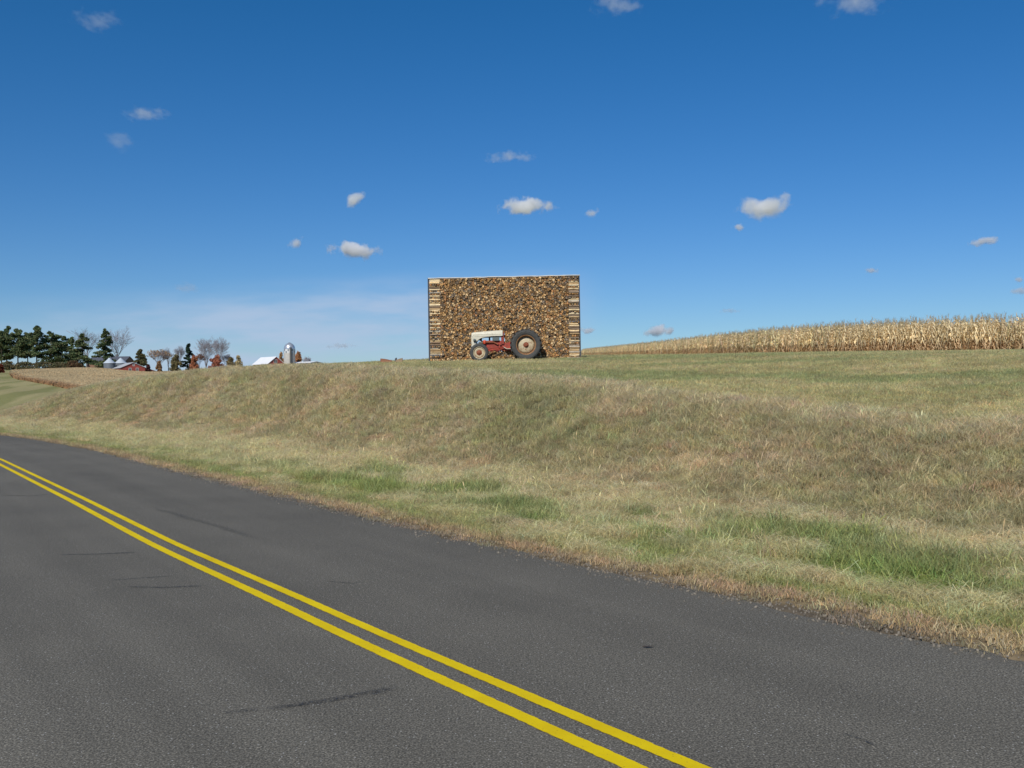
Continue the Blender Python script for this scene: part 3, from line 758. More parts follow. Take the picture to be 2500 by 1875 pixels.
# gearbox, rear axle, steps and rods
b = MB(); b.prism([(.84, .40), (.84, .72), (1.05, .72), (1.42, .80), (1.95, .82), (2.0, .45), (1.5, .38)], -.15, .15)
gb = b.build('gearbox', M_RED, tr, bevel=.02)
b = MB().lathe([(.17, -.18), (.15, -.24), (.085, -.36), (.08, -.50), (.11, -.52)], 18, 'y', (WB, 0, .60)); b.lathe([(.17, .18), (.15, .24), (.085, .36), (.08, .50), (.11, .52)], 18, 'y', (WB, 0, .60)); b.build('rear_axle', M_RED, tr, smooth=True)
for sy in (-1, 1):
    b = MB().prism([(.92, .555), (.98, .505), (1.06, .47), (1.20, .475), (1.34, .50), (1.34, .515), (1.20, .495), (1.06, .49), (.99, .525), (.93, .57)], sy*.27-.1, sy*.27+.1)
    b.build('footrest', M_CREAM, tr)
    MB().tube([(.06, sy*.46, .40), (.5, sy*.33, .53), (.98, sy*.22, .55)], .022, 8).build('radius_rod', M_RED, tr, smooth=True)
    MB().tube([(.1, sy*.5, .30), (.45, sy*.42, .44), (.9, sy*.24, .49)], .014, 8).build('drag_link', M_RED, tr, smooth=True)
    MB().tube([(1.18, sy*.20, .70), (1.30, sy*.24, .56), (1.36, sy*.2, .52)], .016, 6).build('pedal', M_RED, tr, smooth=True)
b = MB().tube([(0, -.50, .40), (0, -.2, .44), (0, .2, .44), (0, .50, .40)], [.035, .045, .045, .035], 8)
for sy in (-1, 1): b.tube([(0, sy*.49, .48), (0, sy*.49, .33)], .03, 8); b.tube([(0, sy*.49, .35), (0, sy*.60, .35)], .028, 8)
b.build('front_axle', M_RED, tr, smooth=True)
MB().tube([(1.05, 0, 1.0), (1.62, 0, .92), (1.80, 0, 1.02)], [.02, .03, .03], 6).build('seat_spring', M_DARK, tr)
MB().lathe([(0, 0), (.12, .005), (.2, .05), (.225, .10), (.22, .105), (.19, .06), (.1, .02), (0, .015)], 24, 'z', (1.80, 0, 1.02)).build('seat', M_RED, tr, smooth=True)

def tyre(prof, lugs, nm, parent):
    b = MB().lathe(prof, 48, 'y', closed=True)
    for k in range(lugs[0]):
        for sd_ in (-1, 1):
            an = 2*math.pi*(k+.5*(sd_ > 0))/lugs[0]; r0, r1, hw, lw = lugs[1:]
            pts = []
            for u in (0, .55, 1):                      # from the middle of the tread out over the shoulder
                y = sd_*hw*u; ra = r1-(.0 if u < 1 else (r1-r0)*.9); a2 = an-.20*u
                pts.append((y, ra, a2))
            for q in range(2):
                V = []
                for (y, ra, a2) in (pts[q], pts[q+1]):
                    for rr_ in (r0-.03, ra):
                        for da in (-lw, lw): V.append((rr_*math.cos(a2+da/rr_), y, rr_*math.sin(a2+da/rr_)))
                b.add(V, [(0, 1, 3, 2), (4, 6, 7, 5), (0, 2, 6, 4), (1, 5, 7, 3), (2, 3, 7, 6), (0, 4, 5, 1)])
    o = b.build(nm, M_TYRE, parent, smooth=False); return o
def rear_wheel(sy):
    W = bpy.data.objects.new('rear_wheel', None); COL.objects.link(W); W.parent = tr; W.location = (WB, sy*.62, .60); W.rotation_euler = (0, .12, 0 if sy < 0 else math.pi)
    tyre([(.365, -.11), (.43, -.145), (.50, -.155), (.545, -.14), (.562, -.08), (.568, 0), (.562, .08), (.545, .14), (.50, .155), (.43, .145), (.365, .11)], (20, .515, .602, .158, .020), 'tyre', W)
    MB().lathe([(.372, -.115), (.38, -.125), (.352, -.115), (.338, -.08), (.325, -.02), (.325, .08), (.352, .115), (.38, .125), (.372, .11), (.345, .07), (.345, -.07)], 40, 'y', closed=True).build('rim', M_RIM, W, smooth=True)
    MB().lathe([(.326, .07), (.31, .05), (.292, .025), (.27, .005), (.20, -.012), (.13, -.025), (.105, -.03), (.10, -.0), (.1, .06), (.3, .085)], 40, 'y', closed=True).build('wheel_disc', M_DISC, W, smooth=True)
    b = MB().lathe([(.10, .0), (.10, -.045), (.06, -.06), (.055, -.10), (.0, -.105)], 24, 'y')
    for k in range(6): b.lathe([(.014, -.04), (.014, -.06), (0, -.062)], 6, 'y', (.08*math.cos(k*1.047), 0, .08*math.sin(k*1.047)))
    b.build('hub', M_RUST, W, smooth=True)
def front_wheel(sy):
    W = bpy.data.objects.new('front_wheel', None); COL.objects.link(W); W.parent = tr; W.location = (0, sy*.62, .35); W.rotation_euler = (0, .3, 0 if sy < 0 else math.pi)
    b = MB().lathe([(.218, -.055), (.25, -.078), (.30, -.078), (.335, -.06), (.352, -.04), (.345, -.032), (.356, -.02), (.347, -.010), (.358, 0), (.347, .01), (.356, .02), (.345, .032), (.352, .04), (.335, .06), (.30, .078), (.25, .078), (.218, .055)], 48, 'y', closed=True)
    b.build('tyre', M_TYRE, W, smooth=True)
    MB().lathe([(.224, -.058), (.228, -.066), (.210, -.062), (.20, -.03), (.195, .03), (.21, .062), (.228, .066), (.222, .05), (.208, .03), (.21, -.04)], 36, 'y', closed=True).build('rim', M_DISC, W, smooth=True)
    MB().lathe([(.202, -.005), (.17, -.04), (.15, -.045), (.11, -.03), (.10, -.035), (.10, 0), (.2, .015)], 36, 'y', closed=True).build('wheel_disc', M_DISC, W, smooth=True)
    b = MB().lathe([(.11, -.01), (.105, -.04), (.06, -.055), (.04, -.085), (.03, -.09), (0, -.09)], 24, 'y')
    for k in range(5): b.lathe([(.010, -.04), (.010, -.06), (0, -.062)], 6, 'y', (.085*math.cos(k*1.257), 0, .085*math.sin(k*1.257)))
    b.build('hub', M_RUST, W, smooth=True)
for sy in (-1, 1): rear_wheel(sy); front_wheel(sy)

# ---------------------------------------------------------------- corn
M_CORN = mat_blade('dry corn')
SRC3 = bpy.data.collections.new('corn_sources'); CORN = []
def corn_mesh(k):
    V, Fc, Cc = [], [], []
    H = random.uniform(1.85, 2.3)
    st = np.array(lin(216, 196, 152)); lf = np.array(lin(236, 216, 172)); lo = np.array(lin(178, 134, 92))
    def strip_(pts, wd, side, c0, c1):
        n0 = len(V); m_ = len(pts)
        for i, p in enumerate(pts):
            u = i/(m_-1); q = side*wd[i]; V.extend([tuple(p-q), tuple(p+q)]); cc = tuple(c0*(1-u)+c1*u); Cc.extend([cc, cc])
        Fc.extend([(n0+2*i, n0+2*i+1, n0+2*i+3, n0+2*i+2) for i in range(m_-1)])
    ln = np.array((random.uniform(-.08, .08), random.uniform(-.08, .08), 0))
    ax = lambda u: np.array((0, 0, H*u))+ln*u*u
    for sdv in ((1, 0, 0), (0, 1, 0)):
        strip_([ax(u) for u in (0, .35, .7, .93)], [.014, .012, .009, .006], np.array(sdv, float), lo*.9, st)
    a0 = random.uniform(0, 6.28)
    for q in range(15):
        u0 = .08+.82*q/14; a = a0+math.pi*q+random.gauss(0, .5); L = random.uniform(.38, .72)*(1-.35*abs(u0-.55)); dr = np.array((math.cos(a), math.sin(a), 0)); sd_ = np.array((-dr[1], dr[0], 0))
        p = ax(u0); up = random.uniform(.2, .9); pts = [p]
        for s_ in range(4):
            t_ = (s_+1)/4; pts.append(p+dr*L*(t_**.8)*random.uniform(.45, .7)+np.array((0, 0, 1))*(up*L*.5*t_-L*random.uniform(.8, 1.5)*t_*t_)+sd_*random.gauss(0, .03))
        base = lf*random.uniform(.6, 1.15); tip = base*random.uniform(.7, 1.1)
        if u0 < .38: base = base*.35+lo*.65*random.uniform(.6, 1.2); tip = tip*.5+lo*.5
        strip_(pts, [.02, .038, .036, .026, .004], sd_*.8+np.array((0, 0, .5)), base, tip)
    for q in range(random.choice((1, 1, 2))):                    # husked ear hanging from the stalk
        a = random.uniform(0, 6.28); dr = np.array((math.cos(a), math.sin(a), 0)); p = ax(random.uniform(.40, .52))
        for sdv in (np.array((-dr[1], dr[0], 0)), dr*.6+np.array((0, 0, .6))):
            strip_([p, p+dr*.07+np.array((0, 0, .02)), p+dr*.13-np.array((0, 0, .09)), p+dr*.15-np.array((0, 0, .20))], [.012, .035, .034, .006], sdv, lf*1.2, lf*1.05)
    for q in range(6):
        a = random.uniform(0, 6.28); dr = np.array((math.cos(a), math.sin(a), 0)); p = ax(.92)
        strip_([p, p+np.array((0, 0, .16))+dr*.03, p+np.array((0, 0, random.uniform(.2, .34)))+dr*random.uniform(.04, .16)], [.005, .006, .003], np.array((-dr[1], dr[0], 0)), lf*.55, lf*.5)
    me = mesh_np('corn_stalk', np.array(V), Fc, np.array(Cc)); return me
for k in range(8):
    me = corn_mesh(k); me.materials.append(M_CORN); CORN.append(me); SRC3.objects.link(bpy.data.objects.new('s%d' % k, me))
CY = [60, 66, 68, 70, 74, 82, 100, 135, 170, 250, 335, 440]; CX = [46, 36, 32.0, 30.2, 27.8, 25.6, 24.6, 25.2, 26.2, 27.5, 28.5, 30.0]
def corn_edge(y): return np.interp(y, CY, CX)
P = []
yy = 60.5
for rowi in range(14):
    yv = np.arange(60, 440, .14); yv = yv+rng.uniform(-.05, .05, len(yv))
    step = np.where(yv < 74, 1.0, 1.0)
    X_ = corn_edge(yv)+rowi*.52+rng.normal(0, .06, len(yv)); P.append(np.stack([X_, yv+rng.normal(0, .05, len(yv))], -1)[rng.random(len(yv)) < (.93 if rowi < 5 else .6)])
P = np.concatenate(P); P = P[(P[:, 0] < .56*P[:, 1]+2)]
P = P[rng.random(len(P)) < np.where(P[:, 1] > 140, .6, 1)]
order = np.argsort(P[:, 1]+np.where(P[:, 0]-corn_edge(P[:, 1]) > 1.0, 1000, 0)); P = P[order]
front, P2 = P[:240], P[240:]
n = len(P2); hz = fbm(P2[:, 1]/6, P2[:, 0]/6, 71)
ti = (rng.uniform(.95, 1.38, n)*(.85+.3*hz))[:, None]*np.array((1, 1, 1))*(1+rng.normal(0, .04, (n, 3)))
sc_ = rng.uniform(.98, 1.22, n)
cf = scatter('cornfield', np.stack([P2[:, 0], P2[:, 1], height(P2[:, 0], P2[:, 1])-.03], -1), rng.integers(0, 8, n), np.stack([rng.normal(0, .06, n), rng.normal(0, .06, n), rng.uniform(0, 6.28, n)], -1), np.repeat(sc_[:, None], 3, 1), ti, SRC3)
tag(cf, 'field of dry pale standing corn right of the woodpile', 'corn', kind='stuff')
# the nearest stalks one can tell apart are things of their own
t = NT('dry corn stalk'); a = t.n('Attribute', attribute_name='col'); oi = t.n('ObjectInfo'); f = t.ramp(oi.outputs['Random'], [(0, (.9,)*3), (1, (1.35,)*3)])
c = t.mix(1.0, a.outputs['Color'], f, 'MULTIPLY'); t.l(c, t.b.inputs['Base Color']); t.b.inputs['Roughness'].default_value = .8
tr_ = t.n('BsdfTranslucent'); t.l(c, tr_.inputs['Color']); mx = t.n('MixShader', Fac=.3); t.l(t.b.outputs[0], mx.inputs[1]); t.l(tr_.outputs[0], mx.inputs[2]); t.l(mx.outputs[0], t.o.inputs['Surface'])
CORN2 = []
for me in CORN[:6]:
    m2 = me.copy(); m2.materials.clear(); m2.materials.append(t.m); CORN2.append(m2)
for k, (x, y) in enumerate(front):
    o = link('corn_stalk', CORN2[k % 6], None, loc=(x, y, zat(x, y)-.03)); o.rotation_euler = (random.gauss(0, .06), random.gauss(0, .06), random.uniform(0, 6.28)); o.scale = (random.uniform(.98, 1.2),)*3
    tag(o, 'tall dry corn stalk in the nearest rows of the cornfield', 'corn stalk', 'corn stalks along the near side of the cornfield')
print('corn', len(P2))

# ---------------------------------------------------------------- far golden field left of the bank
def on_far(px, py):
    """ground point seen at a pixel, by marching over the land"""
    d = (at(px, py, 1.0)-Vector((0, 0, CAM_H)))
    ys = np.arange(78, 480, .5); h_ = height(d.x*ys, ys); r_ = CAM_H+d.z*ys
    k = np.argmax(h_ >= r_); return d.x*ys[k], ys[k]
B = np.array([on_far(px, py) for px, py in ((2, 907), (40, 920), (75, 929), (112, 936), (150, 943), (190, 951))])
n = 170000; Y = np.exp(rng.uniform(math.log(110), math.log(440), n)); X = -Y*rng.uniform(.20, .56, n)
yb = np.interp(X, B[::1, 0][np.argsort(B[:, 0])], B[:, 1][np.argsort(B[:, 0])], left=B[:, 1].max(), right=0)
side = np.interp(Y, B[:, 1][np.argsort(B[:, 1])], B[:, 0][np.argsort(B[:, 1])])
k = (X > side+.0) & (X > -.485*Y); k &= (sd(X, Y)[0] > 95) & (Y > 150)
X, Y, side = X[k], Y[k], side[k]; n = len(X)
SRC4 = bpy.data.collections.new('stubble_sources')
for q in range(4):
    V, Fc, Cc = [], [], []
    for j in range(14):
        a, rr = random.uniform(0, 6.28), .9*math.sqrt(random.random()); bx, by = rr*math.cos(a), rr*math.sin(a); h = random.uniform(.22, .55); a2 = random.uniform(0, 3.14); wd = random.uniform(.03, .08); lx, ly = random.gauss(0, .2), random.gauss(0, .2)
        k0 = len(V); V += [(bx-wd*math.cos(a2), by-wd*math.sin(a2), 0), (bx+wd*math.cos(a2), by+wd*math.sin(a2), 0), (bx+lx+wd*.7*math.cos(a2), by+ly, h), (bx+lx-wd*.7*math.cos(a2), by+ly, h*.9)]
        f = random.uniform(.7, 1.25); Cc += [(f*.8, f*.75, f*.7)]*2+[(f, f, f)]*2; Fc.append((k0, k0+1, k0+2, k0+3))
    me = mesh_np('stubble', np.array(V), Fc, np.array(Cc)); me.materials.append(M_BL); SRC4.objects.link(bpy.data.objects.new('q%d' % q, me))
edge_red = (1-sstep(X-side, .3, 1.8))*.65
ti = np.array(lin(218, 196, 154))*(.85+.3*fbm(X/9, Y/9, 81))[:, None]*rng.uniform(.8, 1.2, n)[:, None]
ti = ti*(1-edge_red[:, None])+np.array(lin(176, 122, 84))*edge_red[:, None]
gf = scatter('golden_crop', np.stack([X, Y, height(X, Y)], -1), rng.integers(0, 4, n), np.stack([X*0, X*0, rng.uniform(0, 6, n)], -1), np.stack([1+Y*.002, 1+Y*.002, X*0+1], -1), ti, SRC4)
print('B', B.round(1).tolist())
tag(gf, 'golden dry crop on the distant slope below the pines', 'crop', kind='stuff')

# ---------------------------------------------------------------- trees
M_NEED = mat_col('pine needles', .85, .8, .45, .35)
M_LEAF = mat_col('autumn leaves', .85, .8, .35, .3)
M_BARKG = paint('grey bark', lin(126, 120, 118), .9, .3, .8)
M_BARKD = paint('dark bark', lin(74, 62, 52), .9, .3, .8)
M_TWIG = paint('bare twigs', lin(164, 160, 164), .9, .25, .8)
def leaves(c, ctr, rad, n, size, out, cols, jit=.35):
    """n leaf faces through an ellipsoid clump"""
    p = rng.normal(0, 1, (n, 3)); p /= np.linalg.norm(p, axis=1)[:, None]; p *= (rng.uniform(0, 1, n)**.45)[:, None]
    p = p*np.array(rad)+np.array(ctr)
    u = rng.normal(0, 1, (n, 3)); v = rng.normal(0, 1, (n, 3)); u /= np.linalg.norm(u, axis=1)[:, None]; v /= np.linalg.norm(v, axis=1)[:, None]
    sz = size*rng.uniform(.6, 1.3, n)[:, None]
    q = np.stack([p-u*sz, p+v*sz*.7, p+u*sz, p-v*sz*.7], 1)
    f = np.array(cols)[rng.integers(0, len(cols), n)]*rng.uniform(1-jit, 1+jit, n)[:, None]
    out[0].append(q.reshape(-1, 3)); out[1].append(np.repeat(f, 4, 0))
def leaf_obj(name, out, m, parent):
    V = np.concatenate(out[0]); Cc = np.concatenate(out[1]); q = np.arange(len(V)).reshape(-1, 4)
    return link(name, mesh_np(name, V, q, Cc), m, parent)
def place(px, pyb, Y):
    p = at(px, pyb, Y); z = zat(p.x, Y); return (p.x, Y, z), Y/F
PINE = [lin(98, 116, 78), lin(114, 126, 86), lin(82, 104, 72), lin(130, 130, 92)]
def conifer(px, ptop_, pbase, wpx, Y, label, shape, cols=PINE, open_=0.0, group='conifers by the distant farm', lean=0, dens=1.0):
    loc, s = place(px, pbase, Y); H = at(px, ptop_, Y).z-loc[2]; W = wpx*s/2*1.55
    t_ = empty('pine_tree' if shape == 'pine' else 'fir_tree' if shape == 'fir' else 'spruce_tree' if shape == 'spruce' else 'cedar_tree', loc, label, 'tree', group)
    b = MB(); b.tube([(0, 0, -.3), (lean*.5, 0, H*.5), (lean, 0, H*.95)], [H*.018, H*.012, H*.003], 7)
    out = ([], []); nb = int(H*(2.5 if shape != 'cedar' else 4))
    for k in range(nb):
        u = open_+(1-open_)*(k+random.random())/nb
        z = H*u; a = random.uniform(0, 6.283)
        if shape == 'pine': rr = W*(.55+.45*math.sin(math.pi*min(1, (u-open_)/(1-open_)*.9+.18)))*random.uniform(.45, 1.12)*(1 if u < .9 else .55)
        elif shape == 'fir': rr = W*.72*max(.06, 1-u**2.4)**.8*random.uniform(.7, 1.12)
        elif shape == 'spruce': rr = W*(1.03-u)**.85*random.uniform(.65, 1.15)
        else: rr = W*max(.05, math.sin(math.pi*(.18+.82*u))**.7)*random.uniform(.7, 1.0)*(1.0-u*.25)
        tipz = z+(rr*.10 if shape == 'pine' else -rr*.22)
        b.tube([(lean*u, 0, z), (lean*u+math.cos(a)*rr*.9, math.sin(a)*rr*.9, tipz)], [H*.004, H*.0015], 4)
        m_ = 3
        for q in range(m_):
            f = (.35, .68, .98)[q]
            leaves(0, (lean*u+math.cos(a)*rr*f, math.sin(a)*rr*f, z+(tipz-z)*f+random.uniform(-.2, .3)), (max(.6, rr*.36), max(.6, rr*.36), max(.42, H*.027*(1.4 if shape == 'pine' else 1))), int(44*dens), .42, out, cols)
    leaves(0, (lean, 0, H*.97), (W*.14, W*.14, H*.035), 40, .3, out, cols)
    b.build('trunk', M_BARKD, t_); leaf_obj('crown', out, M_NEED, t_); return t_
PN = [(4, 812, 897, 32, 455, 'dark pine cut by the left edge of the photo', 0, .25), (16, 800, 897, 30, 462, 'tall narrow-topped pine, second from the left edge', .5, .25), (44, 806, 897, 44, 458, 'ragged pine with gaps, between the narrow-topped pine and the tallest pine', 0, .32),
      (90, 798, 896, 36, 452, 'tallest pine of the row with a dense rounded top', 0, .30), (68, 815, 897, 34, 470, 'thin low pine tucked in left of the tallest pine', 0, .36), (126, 813, 896, 50, 455, 'broad flat-topped pine right of the tallest pine', 0, .14), (153, 822, 896, 42, 463, 'shorter broad pine left of the dense firs', 0, .10)]
for px, tp, pb_, wp, Y, lb, le, op in PN: conifer(px, tp, pb_, wp, Y, lb, 'pine', open_=op, lean=le)
conifer(176, 824, 897, 26, 460, 'low dark evergreen at the left flank of the wide fir', 'spruce', open_=.03)
conifer(203, 815, 898, 62, 448, 'wide dense fir left of the round bins', 'fir', open_=.02, dens=1.6)
conifer(259, 806, 899, 52, 446, 'tall dense fir right behind the round bins', 'fir', open_=.02, dens=1.3)
conifer(343, 855, 903, 24, 425, 'egg-shaped olive cedar at the end of the red barn', 'cedar', [lin(118, 116, 78), lin(130, 116, 82), lin(102, 108, 72)], .02, dens=1.4)
conifer(462, 840, 893, 30, 430, 'ragged dark spruce left of the big bare trees', 'spruce', [lin(46, 66, 62), lin(58, 78, 66), lin(70, 88, 66)], .03, dens=.8)

def bare(px, ptop_, pbase, wpx, Y, label, tan=None, n_leaf=0, fan=.9, group='leafless trees by the distant farm', trunk_h=.28, thick=1.0):
    loc, s = place(px, pbase, Y); H = at(px, ptop_, Y).z-loc[2]; W = wpx*s/2*1.25
    t_ = empty('bare_tree', loc, label, 'tree', group); b = MB(); tw = MB(); tips = []
    b.tube([(0, 0, -.3), (random.gauss(0, .1), 0, H*trunk_h)], [H*.022*thick, H*.015*thick], 7)
    def grow(p, d, L, r, lv):
        q = p+d*L; mid = p+d*L*.5+Vector((random.gauss(0, L*.05), random.gauss(0, L*.05), 0))
        (b if lv < 3 else tw).tube([p, mid, q], [r, r*.8, r*.6], 5 if lv < 2 else 3, False)
        if lv >= 6: tips.append(q); return
        for k in range(random.choice((2, 3, 3)) if lv < 4 else random.choice((3, 4))):
            nd = (d+Vector((random.gauss(0, .46)*fan, random.gauss(0, .46)*fan, random.uniform(-.05, .18)))).normalized()
            grow(q if k else p+d*L*random.uniform(.5, 1), nd, L*random.uniform(.64, .88), max(r*.62, .026), lv+1)
    for k in range(7):
        a = 6.283*k/7+random.uniform(-.4, .4); sp_ = random.uniform(.2, .9)*fan*W/H*1.7
        d = Vector((math.cos(a)*sp_, math.sin(a)*sp_, 1)).normalized(); grow(Vector((0, 0, H*trunk_h*random.uniform(.7, 1))), d, H*.25, H*.010*thick, 1)
    # fit crown to its measured height and width
    zs = max(p[2] for p in tw.v); xs_ = np.percentile([abs(p[0]) for p in tw.v], 97)
    for m_ in (b, tw): m_.v = [(p[0]*min(W/xs_, 2) if p[2] > H*trunk_h*.5 else p[0], p[1]*min(W/xs_, 2) if p[2] > H*trunk_h*.5 else p[1], p[2]*H/zs if p[2] > 0 else p[2]) for p in m_.v]
    tr_o = b.build('trunk', M_BARKG, t_)
    tw.build('twigs', M_TWIG, t_)
    if n_leaf:
        out = ([], []); sx_ = min(W/xs_, 2)
        for q in random.sample(tips, min(n_leaf, len(tips))): leaves(0, (q.x*sx_, q.y*sx_, q.z*H/zs), (.5, .5, .4), 7, .22, out, tan)
        leaf_obj('leaves', out, M_LEAF, t_)
    return t_
TAN = [lin(200, 168, 130), lin(186, 154, 126), lin(208, 182, 140)]
bare(212, 796, 897, 58, 485, 'bare grey tree standing up behind the wide fir')
bare(286, 793, 897, 54, 480, 'large bare tree leaning out right of the tall dense fir')
bare(389, 853, 896, 40, 440, 'pale tan tree with thin leaves, leftmost of the middle clump', TAN, 260)
bare(411, 846, 896, 22, 450, 'slim bare grey tree just right of the pale tan tree')
bare(440, 843, 894, 20, 455, 'thin bare tree behind the olive bush')
bare(503, 824, 892, 42, 432, 'bare fan-shaped tree with two big limbs, left of the tallest bare tree', fan=1.1, trunk_h=.12)
bare(534, 817, 891, 42, 428, 'tallest bare tree behind the orange-red bush', fan=.9, trunk_h=.12)
bare(553, 858, 891, 24, 436, 'small bare tree right of the tallest bare tree')
bare(486, 862, 892, 20, 425, 'small brownish bare tree behind the orange shrub', [lin(150, 108, 84)], 120)
bare(747, 869, 886, 17, 440, 'small bare grey tree right of the silo')

def bush(px, ptop_, pbase, wpx, Y, label, cols, group='shrubs by the distant farm', name='bush', dens=1.0, peak=.5):
    loc, s = place(px, pbase, Y); H = max(1.0, at(px, ptop_, Y).z-loc[2]); W = wpx*s/2*1.3
    t_ = empty(name, loc, label, 'bush' if name == 'bush' else 'tree', group)
    b = MB(); out = ([], [])
    for k in range(6):
        a = random.uniform(0, 6.28); b.tube([(0, 0, -.2), (math.cos(a)*W*.25, math.sin(a)*W*.25, H*.45), (math.cos(a)*W*.4, math.sin(a)*W*.4, H*.75)], [H*.014, H*.009, H*.004], 5)
    for k in range(44):
        u = random.random(); a = random.uniform(0, 6.28); rr = W*(1-u**2.0*.80)*random.uniform(.15, .9)
        leaves(0, (math.cos(a)*rr, math.sin(a)*rr, H*(.02+.86*u)), (W*.30, W*.30, H*.11), int(54*dens), .32, out, cols)
    b.build('trunk', M_BARKD, t_); leaf_obj('crown', out, M_LEAF, t_); return t_
bush(429, 861, 894, 24, 424, 'olive brown bush left of the ragged spruce', [lin(148, 134, 96), lin(132, 126, 88)], dens=1.3)
bush(475, 866, 893, 20, 415, 'rust orange shrub at the foot of the ragged spruce', [lin(190, 128, 94), lin(178, 114, 84), lin(198, 140, 104)])
bush(527, 864, 891, 33, 414, 'orange-red rounded bush in front of the tallest bare tree', [lin(184, 120, 94), lin(172, 110, 88), lin(194, 132, 104)], dens=1.3)
bush(564, 871, 890, 24, 418, 'dull olive bush right of the orange-red bush', [lin(138, 126, 92), lin(152, 136, 100)])
bush(582, 866, 890, 18, 426, 'pale yellowish bush, last of the middle clump', [lin(206, 190, 146), lin(190, 176, 134)], dens=.8)
bush(388, 879, 896, 12, 412, 'small tan bush under the pale tan tree', [lin(168, 136, 100)])
bush(362, 889, 903, 11, 410, 'dark reddish shrub right of the olive cedar', [lin(104, 66, 62), lin(88, 60, 58)])
bush(2, 888, 906, 14, 330, 'rust red shrub at the left edge of the photo', [lin(130, 70, 52), lin(104, 62, 48)])
for k, (px, wp, tp, lb) in enumerate(((20, 60, 881, 'low brown green hedge bush under the leftmost pines'), (62, 58, 882, 'low brown green hedge bush under the ragged pine'), (104, 58, 882, 'low brown green hedge bush under the tallest pine'), (142, 52, 883, 'low hedge bush under the flat-topped pine'), (178, 44, 880, 'reddish brown hedge bush left of the wide fir'))):
    bush(px, tp, 897, wp, 440, lb, [lin(118, 112, 82), lin(130, 116, 88), lin(104, 108, 78)] if k < 4 else [lin(126, 96, 74), lin(100, 92, 66)], 'low bushes under the pines')
bush(687, 857, 888, 18, 455, 'orange tree showing left of the silo', [lin(206, 164, 112), lin(190, 152, 106)], 'autumn trees behind the silo', 'autumn_tree', .8)
bush(728, 855, 888, 22, 455, 'rusty orange tree showing right of the silo', [lin(208, 150, 102), lin(194, 150, 110)], 'autumn trees behind the silo', 'autumn_tree', .8)

# ---------------------------------------------------------------- farm buildings
M_BRED = paint('barn red boards', lin(152, 74, 64), .8, .2, .7)
M_BWHITE = paint('white metal roof', lin(242, 243, 244), .45, .06, .5)
M_BGREY = paint('galvanised steel', lin(150, 156, 160), .45, .15, .5, metal=.3)
M_BROOF = paint('dark shingle roof', lin(84, 88, 98), .8, .2, .7)
M_WIN = paint('white window frame', lin(214, 212, 206), .6, .1, 1)
M_PANE = paint('dark window pane', lin(60, 64, 70), .2, .1, 1)
def gable_house(name, loc, rz, L, W, hw, hr, label, cat, wall=M_BRED, roof=M_BWHITE, over=.35, windows=(), lean=None):
    """gable end faces local -y, ridge runs along y"""
    t_ = empty(name, loc, label, cat, None, rz)
    b = MB(); b.prism([(-W/2, -3), (W/2, -3), (W/2, hw), (0, hr), (-W/2, hw)], 0, L); b.build('wall', wall, t_)
    for sx in (-1, 1):
        k = (hr-hw)/(W/2); x1 = sx*(W/2+over); b = MB()
        poly = [(0, hr+.03), (x1, hr+.03-k*(W/2+over)), (x1, hr+.20-k*(W/2+over)), (0, hr+.20)]
        b.prism(poly, -over, L+over); b.build('roof', roof, t_)
    for (x, z, ww, hh) in windows:
        b = MB(); b.box(x-ww/2, x-ww/2+.12, -.06, -.003, z, z+hh); b.box(x+ww/2-.12, x+ww/2, -.06, -.003, z, z+hh); b.box(x-ww/2, x+ww/2, -.06, -.003, z-.1, z); b.box(x-ww/2, x+ww/2, -.06, -.003, z+hh, z+hh+.12); b.box(x-.04, x+.04, -.05, -.003, z, z+hh)
        f = b.build('window', M_WIN, t_); b = MB(); b.box(x-ww/2+.12, x+ww/2-.12, -.02, -.004, z, z+hh); b.build('pane', M_PANE, f)
    if lean:
        lw, z0, z1 = lean
        b = MB(); b.prism([(W/2, -3), (W/2+lw, -3), (W/2+lw, z1), (W/2, z0)], .3, L-.3); b.build('lean_to', wall, t_)
        b = MB(); b.prism([(W/2-.02, z0+.02), (W/2+lw+.3, z1+.0), (W/2+lw+.3, z1+.16), (W/2-.02, z0+.2)], 0, L); b.build('lean_to_roof', roof, t_)
    return t_
def bld(px, py, Y): p = at(px, py, Y); return p
# white-roofed barn whose gable end looks to the right front
Yb = 430; g0 = at(657, 888.5, Yb); zt = at(674, 871.3, Yb).z; zb = g0.z-2.5; he = at(657, 888, Yb).z
gx = at(674, 871.3, Yb).x
Wg = (at(691, 888, Yb).x-at(657, 888, Yb).x)
gable_house('barn', (gx, Yb, zb), R(38), 15, Wg*1.25, he-zb+.0, zt-zb, 'red barn with a bright white roof left of the silo', 'barn', windows=((-.3, (he-zb)+.3, 1.5, 1.4),))
# silo
sx_, Ys = at(707, 880, 438).x, 438; r_ = (at(720.5, 880, Ys).x-at(693.5, 880, Ys).x)/2; zs0 = zat(sx_, Ys); zt = at(707, 852, Ys).z; zd = at(707, 837, Ys).z
si = empty('silo', (sx_, Ys, zs0), 'tall pale concrete silo with a shiny metal dome', 'silo'); zt -= zs0; zd -= zs0
b = MB(); prof = []; zq = -1
while zq < zt-1.9: prof += [(r_, zq), (r_, zq+.62), (r_+.035, zq+.65), (r_+.035, zq+.72)]; zq += .75
prof.append((r_, zq)); prof.append((r_, zt-1.8)); b.lathe(prof, 32, 'z'); b.build('wall', paint('concrete staves', lin(192, 188, 178), .85, .15, .8), si, smooth=False)
b = MB(); b.lathe([(r_+.01, zt-1.8), (r_+.01, zt)], 32, 'z'); band_ = b.build('band', paint('white band', lin(216, 218, 216), .5, .05, 1), si)
b = MB()
